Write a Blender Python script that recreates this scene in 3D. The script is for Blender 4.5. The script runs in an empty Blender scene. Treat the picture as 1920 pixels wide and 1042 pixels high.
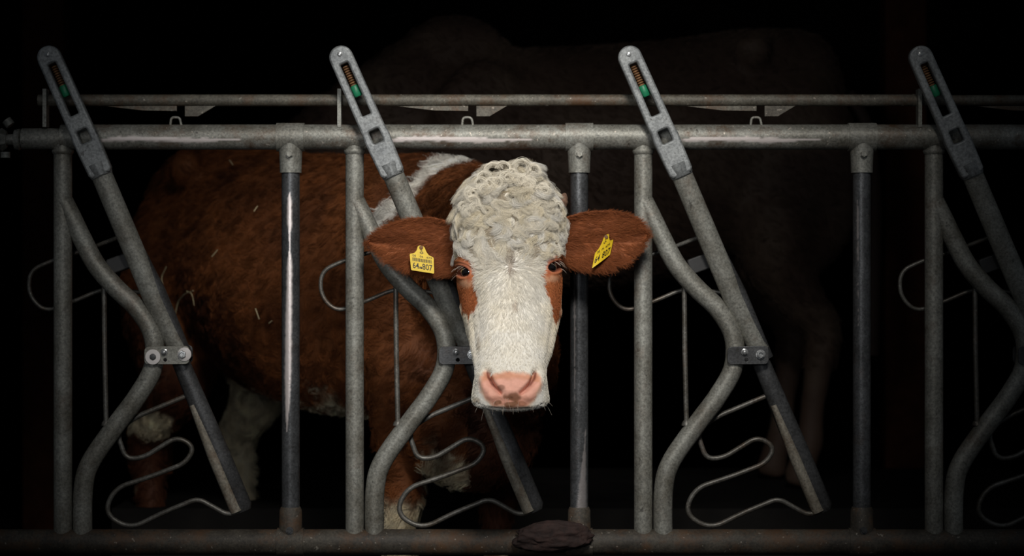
import bpy, bmesh, math, random
import numpy as np
from mathutils import Vector, Matrix

rng = np.random.default_rng(7)
random.seed(7)
scene = bpy.context.scene
COL = scene.collection

# ------------------------------------------------------------------ camera, world, lights, exposure
D0 = 5.5                      # camera to barrier plane (m)
K = 0.00129                   # metres per photo pixel on the barrier plane
CZ = 1.0
cam_d = bpy.data.cameras.new('camera')
cam = bpy.data.objects.new('camera', cam_d)
COL.objects.link(cam)
cam.location = (0, -D0, CZ)
cam.rotation_euler = (math.pi / 2, 0, 0)
cam_d.sensor_width = 36.0
cam_d.lens = 36.0 * D0 / (1920 * K)
cam_d.clip_end = 60
cam_d.dof.use_dof = True
cam_d.dof.focus_distance = 5.18
cam_d.dof.aperture_fstop = 4.0
scene.camera = cam

world = bpy.data.worlds.new('overcast_daylight')
scene.world = world
world.use_nodes = True
wn = world.node_tree
bg = wn.nodes['Background']
bg.inputs['Color'].default_value = (0.62, 0.72, 0.85, 1)
bg.inputs['Strength'].default_value = 0.06

def spot(name, loc, target, power, size, blend, radius, color):
    l = bpy.data.lights.new(name, 'SPOT')
    l.energy = power; l.spot_size = math.radians(size); l.spot_blend = blend
    l.shadow_soft_size = radius; l.color = color
    o = bpy.data.objects.new(name, l); COL.objects.link(o)
    o.location = loc
    o.rotation_euler = (Vector(target) - Vector(loc)).to_track_quat('-Z', 'Y').to_euler()
    return o
spot('added_key_spot', (0.3, -3.2, 3.05), (0.0, -0.1, 1.12), 530, 31.5, 1.0, 0.42, (1.0, 0.975, 0.94))  # added lamp; its soft cone dims the frame edges
spot('added_low_spot', (-0.8, -3.9, 1.5), (-0.1, 0.2, 1.08), 120, 33, 1.0, 0.4, (0.95, 0.97, 1.0))  # added lamp from lower down to lift the muzzle and chin

vs = scene.view_settings
vs.view_transform = 'Standard'
vs.look = 'None'
vs.exposure = 0.0
vs.gamma = 1.0
vs.use_curve_mapping = False

# ------------------------------------------------------------------ helpers
def S(Y): return K * (Y + D0) / D0
def P(px, py, Y=0.0):
    s = S(Y)
    return Vector(((px - 960) * s, Y, CZ - (py - 521) * s))
def proj(co):
    s = K * (co[:, 1] + D0) / D0
    return 960 + co[:, 0] / s, 521 + (CZ - co[:, 2]) / s
def lin(r, g, b):
    f = lambda c: (c / 255 / 12.92) if c <= 10 else ((c / 255 + 0.055) / 1.055) ** 2.4
    return np.array([f(r), f(g), f(b)])
def tag(o, label=None, cat=None, group=None, kind=None):
    if label: o['label'] = label
    if cat: o['category'] = cat
    if group: o['group'] = group
    if kind: o['kind'] = kind
    return o
def link(name, me, mat=None, parent=None):
    o = bpy.data.objects.new(name, me)
    COL.objects.link(o)
    if mat is not None:
        for m in (mat if isinstance(mat, (list, tuple)) else [mat]):
            if m.name not in [x.name for x in me.materials if x]: me.materials.append(m)
    if parent is not None:
        o.parent = parent
        o.matrix_parent_inverse = Matrix.Translation(-Vector(parent.location))
    return o
def empty(name, loc):
    o = bpy.data.objects.new(name, None); COL.objects.link(o); o.location = loc
    o.empty_display_size = 0.1
    return o
def mesh_from(v, f, smooth=True):
    me = bpy.data.meshes.new('m')
    me.from_pydata([tuple(map(float, p)) for p in v], [], [tuple(map(int, q)) for q in f])
    if smooth: me.polygons.foreach_set('use_smooth', [True] * len(me.polygons))
    me.update()
    return me
class MB:
    """collects geometry for ONE mesh"""
    def __init__(s): s.v = []; s.f = []; s.m = []; s.cur = 0
    def add(s, v, f):
        n = len(s.v); s.v += [tuple(p) for p in v]
        s.f += [tuple(i + n for i in q) for q in f]; s.m += [s.cur] * len(f)
    def tube(s, pts, r, seg=20, cap=True, ry=None):
        pts = [Vector(p) for p in pts]; n = len(pts)
        rs = r if isinstance(r, (list, tuple)) else [r] * n
        t0 = (pts[1] - pts[0]).normalized()
        ref = Vector((0, 1, 0)) if abs(t0.y) < 0.9 else Vector((1, 0, 0))
        v = []; f = []
        for i, p in enumerate(pts):
            a = pts[max(0, i - 1)]; b = pts[min(n - 1, i + 1)]
            t = (b - a).normalized()
            e1 = (ref - t * ref.dot(t)).normalized(); e2 = t.cross(e1)
            ref = e1
            for k in range(seg):
                an = 2 * math.pi * k / seg
                v.append(p + e1 * math.cos(an) * (rs[i] * (ry or 1)) + e2 * math.sin(an) * rs[i])
        for i in range(n - 1):
            for k in range(seg):
                k2 = (k + 1) % seg
                f.append((i * seg + k, i * seg + k2, (i + 1) * seg + k2, (i + 1) * seg + k))
        if cap:
            f.append(tuple(range(seg))[::-1]); f.append(tuple((n - 1) * seg + k for k in range(seg)))
        s.add(v, f)
    def box(s, c, d, M=None):
        c = Vector(c); v = []
        for x in (-1, 1):
            for y in (-1, 1):
                for z in (-1, 1):
                    q = Vector((x * d[0] / 2, y * d[1] / 2, z * d[2] / 2))
                    if M: q = M @ q
                    v.append(c + q)
        s.add(v, [(0, 1, 3, 2), (4, 6, 7, 5), (0, 4, 5, 1), (2, 3, 7, 6), (0, 2, 6, 4), (1, 5, 7, 3)])
    def lathe(s, c, axis, prof, seg=24):
        """prof: list of (dist along axis, radius)"""
        c = Vector(c); a = Vector(axis).normalized()
        ref = Vector((0, 0, 1)) if abs(a.z) < .9 else Vector((1, 0, 0))
        e1 = (ref - a * ref.dot(a)).normalized(); e2 = a.cross(e1); v = []; f = []
        for d, r in prof:
            for k in range(seg):
                an = 2 * math.pi * k / seg
                v.append(c + a * d + (e1 * math.cos(an) + e2 * math.sin(an)) * max(r, 1e-5))
        for i in range(len(prof) - 1):
            for k in range(seg):
                k2 = (k + 1) % seg
                f.append((i * seg + k, i * seg + k2, (i + 1) * seg + k2, (i + 1) * seg + k))
        f.append(tuple(range(seg))[::-1]); f.append(tuple((len(prof) - 1) * seg + k for k in range(seg)))
        s.add(v, f)
    def from_mesh(s, me, M=None):
        s.add([(M @ v.co if M else v.co.copy()) for v in me.vertices], [tuple(p.vertices) for p in me.polygons])
    def build(s, name, mat, parent=None, smooth=True, angle=40):
        me = bpy.data.meshes.new(name)
        me.from_pydata([tuple(map(float, p)) for p in s.v], [], s.f)
        mats = mat if isinstance(mat, (list, tuple)) else [mat]
        for m in mats: me.materials.append(m)
        me.polygons.foreach_set('material_index', s.m)
        bm = bmesh.new(); bm.from_mesh(me); bmesh.ops.recalc_face_normals(bm, faces=bm.faces)
        for e in bm.edges:
            if len(e.link_faces) == 2 and e.calc_face_angle(0) > math.radians(angle): e.smooth = False
        for fc in bm.faces: fc.smooth = smooth
        bm.to_mesh(me); bm.free(); me.update()
        o = bpy.data.objects.new(name, me); COL.objects.link(o)
        if parent is not None:
            o.parent = parent
            o.matrix_parent_inverse = Matrix.Translation(-Vector(parent.location))
        return o
def arc_path(pts, r, n=8):
    """polyline with rounded corners"""
    pts = [Vector(p) for p in pts]
    rs = r if isinstance(r, (list, tuple)) else [r] * len(pts)
    out = [pts[0]]
    for i in range(1, len(pts) - 1):
        a, b, c = pts[i - 1], pts[i], pts[i + 1]
        d1 = (a - b); d2 = (c - b)
        rr = min(rs[i], d1.length * .5, d2.length * .5)
        p1 = b + d1.normalized() * rr; p2 = b + d2.normalized() * rr
        for k in range(n + 1):
            t = k / n
            out.append(p1 * (1 - t) ** 2 + b * 2 * t * (1 - t) + p2 * t * t)
    out.append(pts[-1])
    return out
def plate_mesh(loops, thick, bevel=0.0015):
    """loops: outline then holes, in (x,z) metres -> mesh in XZ plane centred on y=0"""
    cu = bpy.data.curves.new('pl', 'CURVE'); cu.dimensions = '2D'; cu.fill_mode = 'BOTH'
    cu.extrude = thick / 2 - bevel; cu.bevel_depth = bevel; cu.bevel_resolution = 2
    cu.offset = -bevel
    for lp in loops:
        sp = cu.splines.new('POLY'); sp.points.add(len(lp) - 1)
        for i, (x, z) in enumerate(lp): sp.points[i].co = (x, z, 0, 1)
        sp.use_cyclic_u = True
    o = bpy.data.objects.new('pl', cu); COL.objects.link(o)
    dg = bpy.context.evaluated_depsgraph_get()
    me = bpy.data.meshes.new_from_object(o.evaluated_get(dg))
    bpy.data.objects.remove(o)
    M = Matrix(((1, 0, 0, 0), (0, 0, -1, 0), (0, 1, 0, 0), (0, 0, 0, 1)))
    me.transform(M)
    return me
def round_poly(pts, r, n=6):
    out = []; m = len(pts)
    for i in range(m):
        a, b, c = Vector(pts[i - 1]), Vector(pts[i]), Vector(pts[(i + 1) % m])
        d1 = a - b; d2 = c - b; rr = min(r, d1.length * .49, d2.length * .49)
        p1 = b + d1.normalized() * rr; p2 = b + d2.normalized() * rr
        for k in range(n + 1):
            t = k / n
            out.append(tuple(p1 * (1 - t) ** 2 + b * 2 * t * (1 - t) + p2 * t * t))
    return out
def sinterp(xs, ys, x, sig=0.0):
    y = np.interp(x, xs, ys)
    if sig > 0:
        n = int(3 * sig); k = np.exp(-0.5 * (np.arange(-n, n + 1) / sig) ** 2); k /= k.sum()
        y = np.convolve(np.pad(y, n, mode='edge'), k, mode='valid')
    return y
def vnoise(p, scale, seed=0):
    """cheap smooth value noise, p (N,3)"""
    q = p * scale
    i = np.floor(q).astype(np.int64); f = q - i; f = f * f * (3 - 2 * f)
    def h(a, b, c):
        n = (a * 374761393 + b * 668265263 + c * 2147483647 + seed * 974711) & 0x7fffffff
        n = ((n ^ (n >> 13)) * 1274126177) & 0x7fffffff
        return (n ^ (n >> 16)) % 10007 / 10007.0
    r = 0
    for dx in (0, 1):
        for dy in (0, 1):
            for dz in (0, 1):
                w = (f[:, 0] if dx else 1 - f[:, 0]) * (f[:, 1] if dy else 1 - f[:, 1]) * (f[:, 2] if dz else 1 - f[:, 2])
                r = r + w * h(i[:, 0] + dx, i[:, 1] + dy, i[:, 2] + dz)
    return r
def sstep(a, b, x):
    t = np.clip((x - a) / (b - a), 0, 1); return t * t * (3 - 2 * t)
def poly_sd(x, y, poly):
    """signed distance to polygon, negative inside"""
    poly = np.array(poly, float); n = len(poly)
    d = np.full(x.shape, 1e9); inside = np.zeros(x.shape, bool)
    for i in range(n):
        a = poly[i]; b = poly[(i + 1) % n]
        ex, ey = b - a; wx = x - a[0]; wy = y - a[1]
        t = np.clip((wx * ex + wy * ey) / (ex * ex + ey * ey), 0, 1)
        d = np.minimum(d, (wx - ex * t) ** 2 + (wy - ey * t) ** 2)
        c = ((a[1] > y) != (b[1] > y)) & (x < (b[0] - a[0]) * (y - a[1]) / (b[1] - a[1] + 1e-12) + a[0])
        inside ^= c
    d = np.sqrt(d)
    return np.where(inside, -d, d)

# ------------------------------------------------------------------ materials
def mat_new(name):
    m = bpy.data.materials.new(name); m.use_nodes = True
    return m, m.node_tree.nodes, m.node_tree.links, m.node_tree.nodes['Principled BSDF']
def ramp(N, stops):
    r = N.new('ShaderNodeValToRGB'); cr = r.color_ramp
    while len(cr.elements) > 1: cr.elements.remove(cr.elements[0])
    cr.elements[0].position = stops[0][0]; cr.elements[0].color = (*stops[0][1], 1)
    for p, c in stops[1:]:
        e = cr.elements.new(p); e.color = (*c, 1)
    return r
def noise(N, L, vec, scale, detail=6, rough=.6):
    n = N.new('ShaderNodeTexNoise'); n.inputs['Scale'].default_value = scale
    n.inputs['Detail'].default_value = detail; n.inputs['Roughness'].default_value = rough
    L.new(vec, n.inputs['Vector']); return n
def mixc(N, L, fac, a, b, mode='MIX'):
    m = N.new('ShaderNodeMix'); m.data_type = 'RGBA'; m.blend_type = mode
    for sock, val in ((m.inputs[0], fac), (m.inputs[6], a), (m.inputs[7], b)):
        if hasattr(val, 'links'): L.new(val, sock)
        elif isinstance(val, (int, float)): sock.default_value = val
        else: sock.default_value = (*val, 1)
    return m.outputs[2]
def galv(name, light=(150, 149, 140), dark=(112, 108, 97), rust=0.35, metallic=.35, rough=.5, spots=0.25, bright_attr=False, streak=False):
    m, N, L, B = mat_new(name)
    g = N.new('ShaderNodeNewGeometry'); vec = g.outputs['Position']
    n1 = noise(N, L, vec, 14, 8, .65)
    r1 = ramp(N, [(.32, tuple(lin(*dark))), (.66, tuple(lin(*light)))]); L.new(n1.outputs[0], r1.inputs[0])
    n2 = noise(N, L, vec, 170, 3, .7)
    r2 = ramp(N, [(.35, (.62, .62, .62)), (.62, (1.18, 1.18, 1.18))]); L.new(n2.outputs[0], r2.inputs[0])
    c = mixc(N, L, 1.0, r1.outputs[0], r2.outputs[0], 'MULTIPLY')
    n3 = noise(N, L, vec, 9, 9, .75)
    r3 = ramp(N, [(.58 - .12 * rust, (0, 0, 0)), (.74 - .1 * rust, (1, 1, 1))]); L.new(n3.outputs[0], r3.inputs[0])
    fm = N.new('ShaderNodeMath'); fm.operation = 'MULTIPLY'; L.new(r3.outputs[0], fm.inputs[0]); fm.inputs[1].default_value = min(1, rust * 1.6)
    c = mixc(N, L, fm.outputs[0], c, tuple(lin(92, 66, 44)))
    n4 = noise(N, L, vec, 95, 2, .5)
    r4 = ramp(N, [(.68, (0, 0, 0)), (.73, (1, 1, 1))]); L.new(n4.outputs[0], r4.inputs[0])
    fm2 = N.new('ShaderNodeMath'); fm2.operation = 'MULTIPLY'; L.new(r4.outputs[0], fm2.inputs[0]); fm2.inputs[1].default_value = spots
    c = mixc(N, L, fm2.outputs[0], c, tuple(lin(190, 180, 165)))
    n5 = noise(N, L, vec, 60, 3, .6)
    r5 = ramp(N, [(.66, (0, 0, 0)), (.72, (1, 1, 1))]); L.new(n5.outputs[0], r5.inputs[0])
    fm3 = N.new('ShaderNodeMath'); fm3.operation = 'MULTIPLY'; L.new(r5.outputs[0], fm3.inputs[0]); fm3.inputs[1].default_value = .6
    c = mixc(N, L, fm3.outputs[0], c, tuple(lin(48, 44, 38)))
    B.inputs['Metallic'].default_value = metallic
    rr = N.new('ShaderNodeMapRange'); L.new(n1.outputs[0], rr.inputs[0]); rr.inputs[3].default_value = rough - .12; rr.inputs[4].default_value = rough + .15
    rough_out = rr.outputs[0]
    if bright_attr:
        at = N.new('ShaderNodeAttribute'); at.attribute_name = 'worn_glint'
        c = mixc(N, L, at.outputs['Fac'], c, tuple(lin(226, 214, 208)))  # bright reflection streaks mixed straight into the base colour
    L.new(c, B.inputs['Base Color']); L.new(rough_out, B.inputs['Roughness'])
    b = N.new('ShaderNodeBump'); b.inputs['Strength'].default_value = .35; b.inputs['Distance'].default_value = .0012
    L.new(n2.outputs[0], b.inputs['Height']); L.new(b.outputs[0], B.inputs['Normal'])
    return m
M_galv = galv('galvanised_steel', rust=.35)
M_galv_glint = galv('galvanised_steel_worn_glint', rust=.6, bright_attr=True, spots=.9)
M_rusty = galv('dirty_galvanised_steel', (116, 112, 100), (76, 68, 57), rust=.75, metallic=.2, rough=.6, spots=.5)
M_slurry_dim = galv('slurry_steel_dimmed', (84, 78, 68), (50, 44, 37), rust=.8, metallic=.15, rough=.65, spots=.4)  # slurry stain; the light's fading towards the bottom is darkened in too
M_cast = galv('cast_zinc', (150, 152, 150), (108, 110, 110), rust=.08, metallic=.3, rough=.48, spots=.15)
M_dark = galv('polished_dark_steel', (86, 86, 86), (60, 59, 58), rust=.2, metallic=.4, rough=.4, spots=.05)
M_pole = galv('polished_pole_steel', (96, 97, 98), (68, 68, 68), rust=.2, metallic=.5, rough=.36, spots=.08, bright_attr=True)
M_rod = galv('rod_steel', (112, 110, 104), (78, 72, 62), rust=.4, metallic=.4, rough=.42)
M_bright = galv('bright_steel', (190, 190, 188), (150, 150, 148), rust=0, metallic=.6, rough=.25, spots=0)
def plain(name, col, rough=.6, metallic=0, bump=None, var=.25, scale=40, spec=.5):
    m, N, L, B = mat_new(name)
    g = N.new('ShaderNodeNewGeometry')
    n = noise(N, L, g.outputs['Position'], scale, 5, .6)
    a = np.array(col); r = ramp(N, [(.3, tuple(a * (1 - var))), (.7, tuple(np.minimum(a * (1 + var), 1)))])
    L.new(n.outputs[0], r.inputs[0]); L.new(r.outputs[0], B.inputs['Base Color'])
    B.inputs['Roughness'].default_value = rough; B.inputs['Metallic'].default_value = metallic
    B.inputs['Specular IOR Level'].default_value = spec
    if bump:
        b = N.new('ShaderNodeBump'); b.inputs['Strength'].default_value = .5; b.inputs['Distance'].default_value = bump
        L.new(n.outputs[0], b.inputs['Height']); L.new(b.outputs[0], B.inputs['Normal'])
    return m
M_green = plain('green_plastic', lin(30, 125, 85), .45, scale=60)
M_rustrod = plain('rusty_spring', lin(120, 84, 50), .7, scale=150, var=.5)
M_rubber = plain('black_rubber', lin(38, 37, 36), .6)
M_dirt = plain('caked_dung', lin(46, 30, 25), .85, bump=.006, var=.5, scale=45)
M_flange = galv('scuffed_flange', (150, 144, 130), (112, 103, 88), rust=.6, metallic=.2, rough=.6)
M_washer = plain('white_zinc', lin(212, 205, 200), .5, metallic=.1, var=.1)
M_straw = plain('straw', lin(235, 214, 168), .6, scale=90)
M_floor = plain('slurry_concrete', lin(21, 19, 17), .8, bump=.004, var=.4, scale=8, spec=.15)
M_wall = plain('shade_dark_timber', lin(20, 17, 15), .95, bump=.003, var=.4, scale=5, spec=.05)  # shade of the unlit barn put into a near-black base colour
M_timber = plain('old_brown_timber', lin(62, 34, 22), .9, bump=.002, var=.4, scale=14, spec=.1)
M_tagy = plain('yellow_tag_plastic', lin(226, 190, 40), .4, var=.12, scale=120)
M_print = plain('black_print', lin(34, 28, 16), .55, var=.2)
M_hoof = plain('hoof_horn', lin(52, 44, 38), .6)
M_horn = plain('horn_bud', lin(112, 84, 66), .8, bump=.002, var=.45, scale=160)
def attr_mat(name, rough=.75, spec=.2, bump=0, sss=0, noise_amt=.2, nscale=90):
    m, N, L, B = mat_new(name)
    at = N.new('ShaderNodeAttribute'); at.attribute_name = 'coat'
    g = N.new('ShaderNodeNewGeometry'); n = noise(N, L, g.outputs['Position'], nscale, 4, .6)
    r = ramp(N, [(.25, (1 - noise_amt,) * 3), (.75, (1 + noise_amt,) * 3)]); L.new(n.outputs[0], r.inputs[0])
    c = mixc(N, L, 1.0, at.outputs['Color'], r.outputs[0], 'MULTIPLY')
    L.new(c, B.inputs['Base Color'])
    B.inputs['Roughness'].default_value = rough; B.inputs['Specular IOR Level'].default_value = spec
    if bump:
        b = N.new('ShaderNodeBump'); b.inputs['Strength'].default_value = .4; b.inputs['Distance'].default_value = bump
        L.new(n.outputs[0], b.inputs['Height']); L.new(b.outputs[0], B.inputs['Normal'])
    return m
M_skin = attr_mat('cow_hide', .7, .25, bump=.0012, noise_amt=.12)
M_hair = attr_mat('cow_hair', .65, .12, noise_amt=.12, nscale=25)
def eye_mat():
    m, N, L, B = mat_new('eye_surface')
    at = N.new('ShaderNodeAttribute'); at.attribute_name = 'coat'
    L.new(at.outputs['Color'], B.inputs['Base Color']); B.inputs['Roughness'].default_value = .06
    B.inputs['Specular IOR Level'].default_value = .8; B.inputs['Coat Weight'].default_value = .6
    B.inputs['Coat Roughness'].default_value = .03
    return m
M_eye = eye_mat()
def set_attr(me, name, vals, typ='FLOAT_COLOR'):
    a = me.attributes.new(name, typ, 'POINT')
    if typ == 'FLOAT_COLOR':
        v = np.ones((len(vals), 4), np.float32); v[:, :3] = vals; a.data.foreach_set('color', v.ravel())
    else: a.data.foreach_set('value', np.asarray(vals, np.float32).ravel())

# ------------------------------------------------------------------ barn shell
def slab(name, c, d, mat):
    m = MB(); m.box(c, d); o = m.build(name, mat, smooth=False); tag(o, kind='structure'); return o
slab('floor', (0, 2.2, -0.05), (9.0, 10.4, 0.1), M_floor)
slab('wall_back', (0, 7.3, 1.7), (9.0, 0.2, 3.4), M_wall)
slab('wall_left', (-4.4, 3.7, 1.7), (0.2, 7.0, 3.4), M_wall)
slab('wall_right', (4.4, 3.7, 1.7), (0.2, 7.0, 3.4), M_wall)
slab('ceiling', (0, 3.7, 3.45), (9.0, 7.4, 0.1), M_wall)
slab('trim_1', (0.35, 2.35, 0.14), (3.2, 1.5, 0.28), M_floor)      # raised lying bay

# ------------------------------------------------------------------ feed barrier (one welded frame)
barrier = empty('feed_barrier', (0, 0, 0.02))
tag(barrier, 'galvanised steel feed barrier of thick rails, upright posts and bent neck bars', 'feed barrier')
R_RAIL = 0.0305
UNITS = [-547, 0, 541, 1086]
X0, X1 = -1.42, 1.55
# top rail with reflection streaks on worn steel painted in (a vertex attribute on a dense pipe)
def rail(name, z, y, r, x0, x1, mat, streaks=(), parent=barrier, nx=900, seg=48):
    xs = np.linspace(x0, x1, nx); an = np.linspace(0, 2 * np.pi, seg, endpoint=False)
    X, A = np.meshgrid(xs, an, indexing='ij')
    rr = r * (1 + .012 * np.sin(X * 9) * np.sin(A * 2))
    v = np.stack([X, y - rr * np.cos(A), z + rr * np.sin(A)], -1).reshape(-1, 3)
    i = np.arange(nx - 1)[:, None] * seg; k = np.arange(seg)[None, :]; k2 = (k + 1) % seg
    f = np.stack([i + k, i + k2, i + seg + k2, i + seg + k], -1).reshape(-1, 4)
    me = mesh_from(v, f)
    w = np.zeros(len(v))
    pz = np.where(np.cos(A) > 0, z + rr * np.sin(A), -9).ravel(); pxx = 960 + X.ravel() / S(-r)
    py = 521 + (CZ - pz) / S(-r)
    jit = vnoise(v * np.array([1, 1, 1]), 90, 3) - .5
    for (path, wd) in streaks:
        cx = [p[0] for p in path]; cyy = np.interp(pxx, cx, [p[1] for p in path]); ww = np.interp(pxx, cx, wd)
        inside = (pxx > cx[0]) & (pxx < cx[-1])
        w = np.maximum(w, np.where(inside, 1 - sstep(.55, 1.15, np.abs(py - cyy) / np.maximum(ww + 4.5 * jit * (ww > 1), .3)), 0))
    set_attr(me, 'worn_glint', w, 'FLOAT')
    o = link(name, me, mat, parent)
    return o
zt = P(0, 257).z
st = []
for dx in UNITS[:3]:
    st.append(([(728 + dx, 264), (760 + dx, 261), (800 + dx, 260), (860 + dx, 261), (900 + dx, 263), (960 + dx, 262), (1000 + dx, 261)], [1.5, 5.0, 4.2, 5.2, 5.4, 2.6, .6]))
rail('top_rail', zt, 0, R_RAIL, X0 + .33, X1, M_galv_glint, st)
zb = P(0, 1016).z
rail('bottom_rail', zb, 0, 0.031, X0, X1, M_slurry_dim)
# post stands under the bottom rail down to the floor plinth
m = MB(); m.box((0.06, 0.0, 0.155), (2.96, 0.16, 0.27)); m.build('concrete_kerb', M_floor, barrier, smooth=False)
for i, dx in enumerate(UNITS):
    # upright post
    m = MB(); x = P(665 + dx, 0).x
    m.tube([(x, 0, zb + .01), (x, 0, zt - .012)], 0.0222, 28)
    m.lathe((x, 0, zt - .031), (0, 0, -1), [(0, .026), (.004, .0265), (.009, .0245), (.012, .022)], 28)   # weld bead
    m.build('post', M_galv, barrier)
    # bent neck bar
    q = [(667, 378), (684, 412), (701, 447), (728, 497), (765, 540), (806, 580), (834, 630), (834, 688), (805, 742), (762, 800), (716, 868), (703, 920), (702, 1005)]
    m = MB(); path = [P(a + dx, b) for a, b in q]
    # Catmull-Rom smoothing
    sm = []
    for j in range(len(path) - 1):
        p0 = path[max(0, j - 1)]; p1 = path[j]; p2 = path[j + 1]; p3 = path[min(len(path) - 1, j + 2)]
        for k in range(8):
            t = k / 8
            sm.append(.5 * ((2 * p1) + (p2 - p0) * t + (2 * p0 - 5 * p1 + 4 * p2 - p3) * t * t + (3 * p1 - p0 - 3 * p2 + p3) * t ** 3))
    sm.append(path[-1])
    m.tube(sm, 0.0232, 28)
    m.build('bent_neck_bar', M_galv, barrier)
    # thin tie rod
    m = MB(); m.tube([P(742 + dx, 528, .012), P(743 + dx, 650, .008), P(746 + dx, 792, 0)], .0062, 14)
    m.lathe(P(746 + dx, 788, 0), (0, 0, -1), [(0, .007), (.006, .011), (.012, .012)], 14)
    m.lathe(P(736 + dx, 524, .0), (0, -1, 0), [(-.02, .006), (.0, .009), (.012, .008), (.014, .004)], 12)
    m.build('tie_rod', M_rod, barrier)
    # flat bracket that carries the locking rod
    if i != 2:
        m = MB(); m.box(P(637 + dx - (4 if i == 0 else 0), 203, -.006), (.009, .035, .092)); m.build('rod_bracket', M_galv, barrier, smooth=False)
    # stop block of rubber on the back of the bent bar
    m = MB(); a = math.radians(20)
    me = plate_mesh([round_poly([(-.028, -.019), (.028, -.019), (.028, .019), (-.028, .019)], .008)], .03, .003)
    m.from_mesh(me, Matrix.Translation(P(771 + dx, 494, .016)) @ Matrix.Rotation(-a, 4, 'Y'))
    m.build('rubber_stop', M_rubber, barrier)
    # hinge plate
    hp = MB(); px0, px1 = (823, 900) if i != 0 else (818, 902)
    c = P((px0 + px1) / 2 + dx, 666, -.0265); hw = (px1 - px0) / 2 * K
    ol = round_poly([(-hw, -.022), (-hw, .021), (hw, .023), (hw, -.021)], .012)
    hole = [(-.004 + .0042 * math.cos(t), -.011 + .0042 * math.sin(t)) for t in np.linspace(0, 2 * math.pi, 14, endpoint=False)]
    hp.from_mesh(plate_mesh([ol, hole], .006, .001), Matrix.Translation(c))
    h2 = MB(); h2.from_mesh(plate_mesh([ol], .006, .001), Matrix.Translation(c + Vector((0, .058, 0)))); h2.build('hinge_plate', M_dark, barrier)
    plate = hp.build('hinge_plate', M_dark if i else M_galv, barrier)
    b = MB(); b.lathe(P(855 + dx, 660, -.029), (0, -1, 0), [(0, .0085), (.003, .0085), (.004, .006), (.009, .0055), (.011, .003)], 20)
    b.build('rivet', M_bright, plate)
    nx = 885 + dx if i != 0 else 342
    b = MB(); b.lathe(P(nx, 664, -.029), (0, -1, 0), [(0, .0115), (.002, .0115), (.002, .0098)], 24)
    b.lathe(P(nx, 664, -.031), (0, -1, 0), [(0, .0098), (.008, .0098), (.009, .009), (.0092, .0055), (.004, .005)], 6)
    b.build('nut', M_bright, plate)
    if i == 0:
        b = MB(); b.lathe(P(287, 669, -.0305), (0, -1, 0), [(0, .0185), (.004, .0185), (.005, .0175), (.0052, .008), (.002, .0075)], 32); b.build('washer', M_washer, plate)
        b = MB(); b.lathe(P(287, 669, -.0325), (0, -1, 0), [(0, .0078), (.0045, .0078), (.005, .006)], 6); b.build('bolt', M_dark, plate)
        b = MB(); b.lathe(P(346, 664, -.0295), (0, -1, 0), [(0, .0165), (.003, .0165), (.0035, .015)], 32); b.build('washer', M_washer, plate)
# middle poles with clamp sleeves
for i, px in enumerate((545, 1086, 1616)):
    x = P(px, 0).x
    # pole with a long bright reflection painted into its colour
    seg = 56; n = 420
    z0, z1 = P(0, 985).z, P(0, 315).z
    zz = np.linspace(z0, z1, n); an = np.linspace(0, 2 * np.pi, seg, endpoint=False)
    Z, A = np.meshgrid(zz, an, indexing='ij'); r = 0.0218
    v = np.stack([x + r * np.sin(A), -r * np.cos(A), Z], -1).reshape(-1, 3)
    ii = np.arange(n - 1)[:, None] * seg; k = np.arange(seg)[None, :]; k2 = (k + 1) % seg
    f = np.stack([ii + k, ii + k2, ii + seg + k2, ii + seg + k], -1).reshape(-1, 4)
    me = mesh_from(v, f)
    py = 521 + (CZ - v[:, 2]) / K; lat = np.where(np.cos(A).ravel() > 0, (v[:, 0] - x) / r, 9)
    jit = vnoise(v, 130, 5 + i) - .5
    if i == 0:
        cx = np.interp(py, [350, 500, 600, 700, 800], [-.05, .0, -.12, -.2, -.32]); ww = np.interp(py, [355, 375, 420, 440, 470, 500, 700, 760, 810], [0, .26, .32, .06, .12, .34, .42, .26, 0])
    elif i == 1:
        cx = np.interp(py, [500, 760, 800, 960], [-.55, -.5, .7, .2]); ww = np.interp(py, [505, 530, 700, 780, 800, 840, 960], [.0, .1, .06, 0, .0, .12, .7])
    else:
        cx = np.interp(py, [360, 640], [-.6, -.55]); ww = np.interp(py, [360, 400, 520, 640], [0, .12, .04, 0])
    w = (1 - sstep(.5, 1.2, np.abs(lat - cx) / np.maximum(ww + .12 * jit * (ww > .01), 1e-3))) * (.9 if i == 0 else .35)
    set_attr(me, 'worn_glint', w, 'FLOAT')
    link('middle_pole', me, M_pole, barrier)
    # upper clamp: band round the rail + collar down the pole
    m = MB()
    hw = .0335
    m.tube([(x - hw, 0, zt), (x + hw, 0, zt)], .0345, 40)
    m.tube([(x, 0, zt - .012), (x, 0, zt - .045), (x, 0, P(0, 324).z)], [.031, .0275, .0262], 32)
    cl = m.build('rail_clamp', M_galv, barrier)
    b = MB(); b.lathe((x, -.0265, P(0, 290).z), (0, -1, 0), [(0, .0095), (.003, .0095), (.003, .0085)], 24)
    b.lathe((x, -.0295, P(0, 290).z), (0, -1, 0), [(0, .0085), (.006, .0085), (.0075, .007)], 6); b.build('bolt', M_galv, cl)
    m = MB()
    m.tube([(x, 0, P(0, 1000).z), (x, 0, P(0, 956).z), (x, 0, P(0, 950).z)], [.0285, .027, .0235], 32)
    m.tube([(x - .032, 0, zb), (x + .032, 0, zb)], .0345, 36)
    cl = m.build('foot_clamp', M_slurry_dim, barrier)
    b = MB(); b.lathe((x, -.027, P(0, 992).z), (0, -1, 0), [(0, .009), (.003, .009), (.003, .006), (.006, .0055)], 18); b.build('bolt', M_dark, cl)
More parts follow.
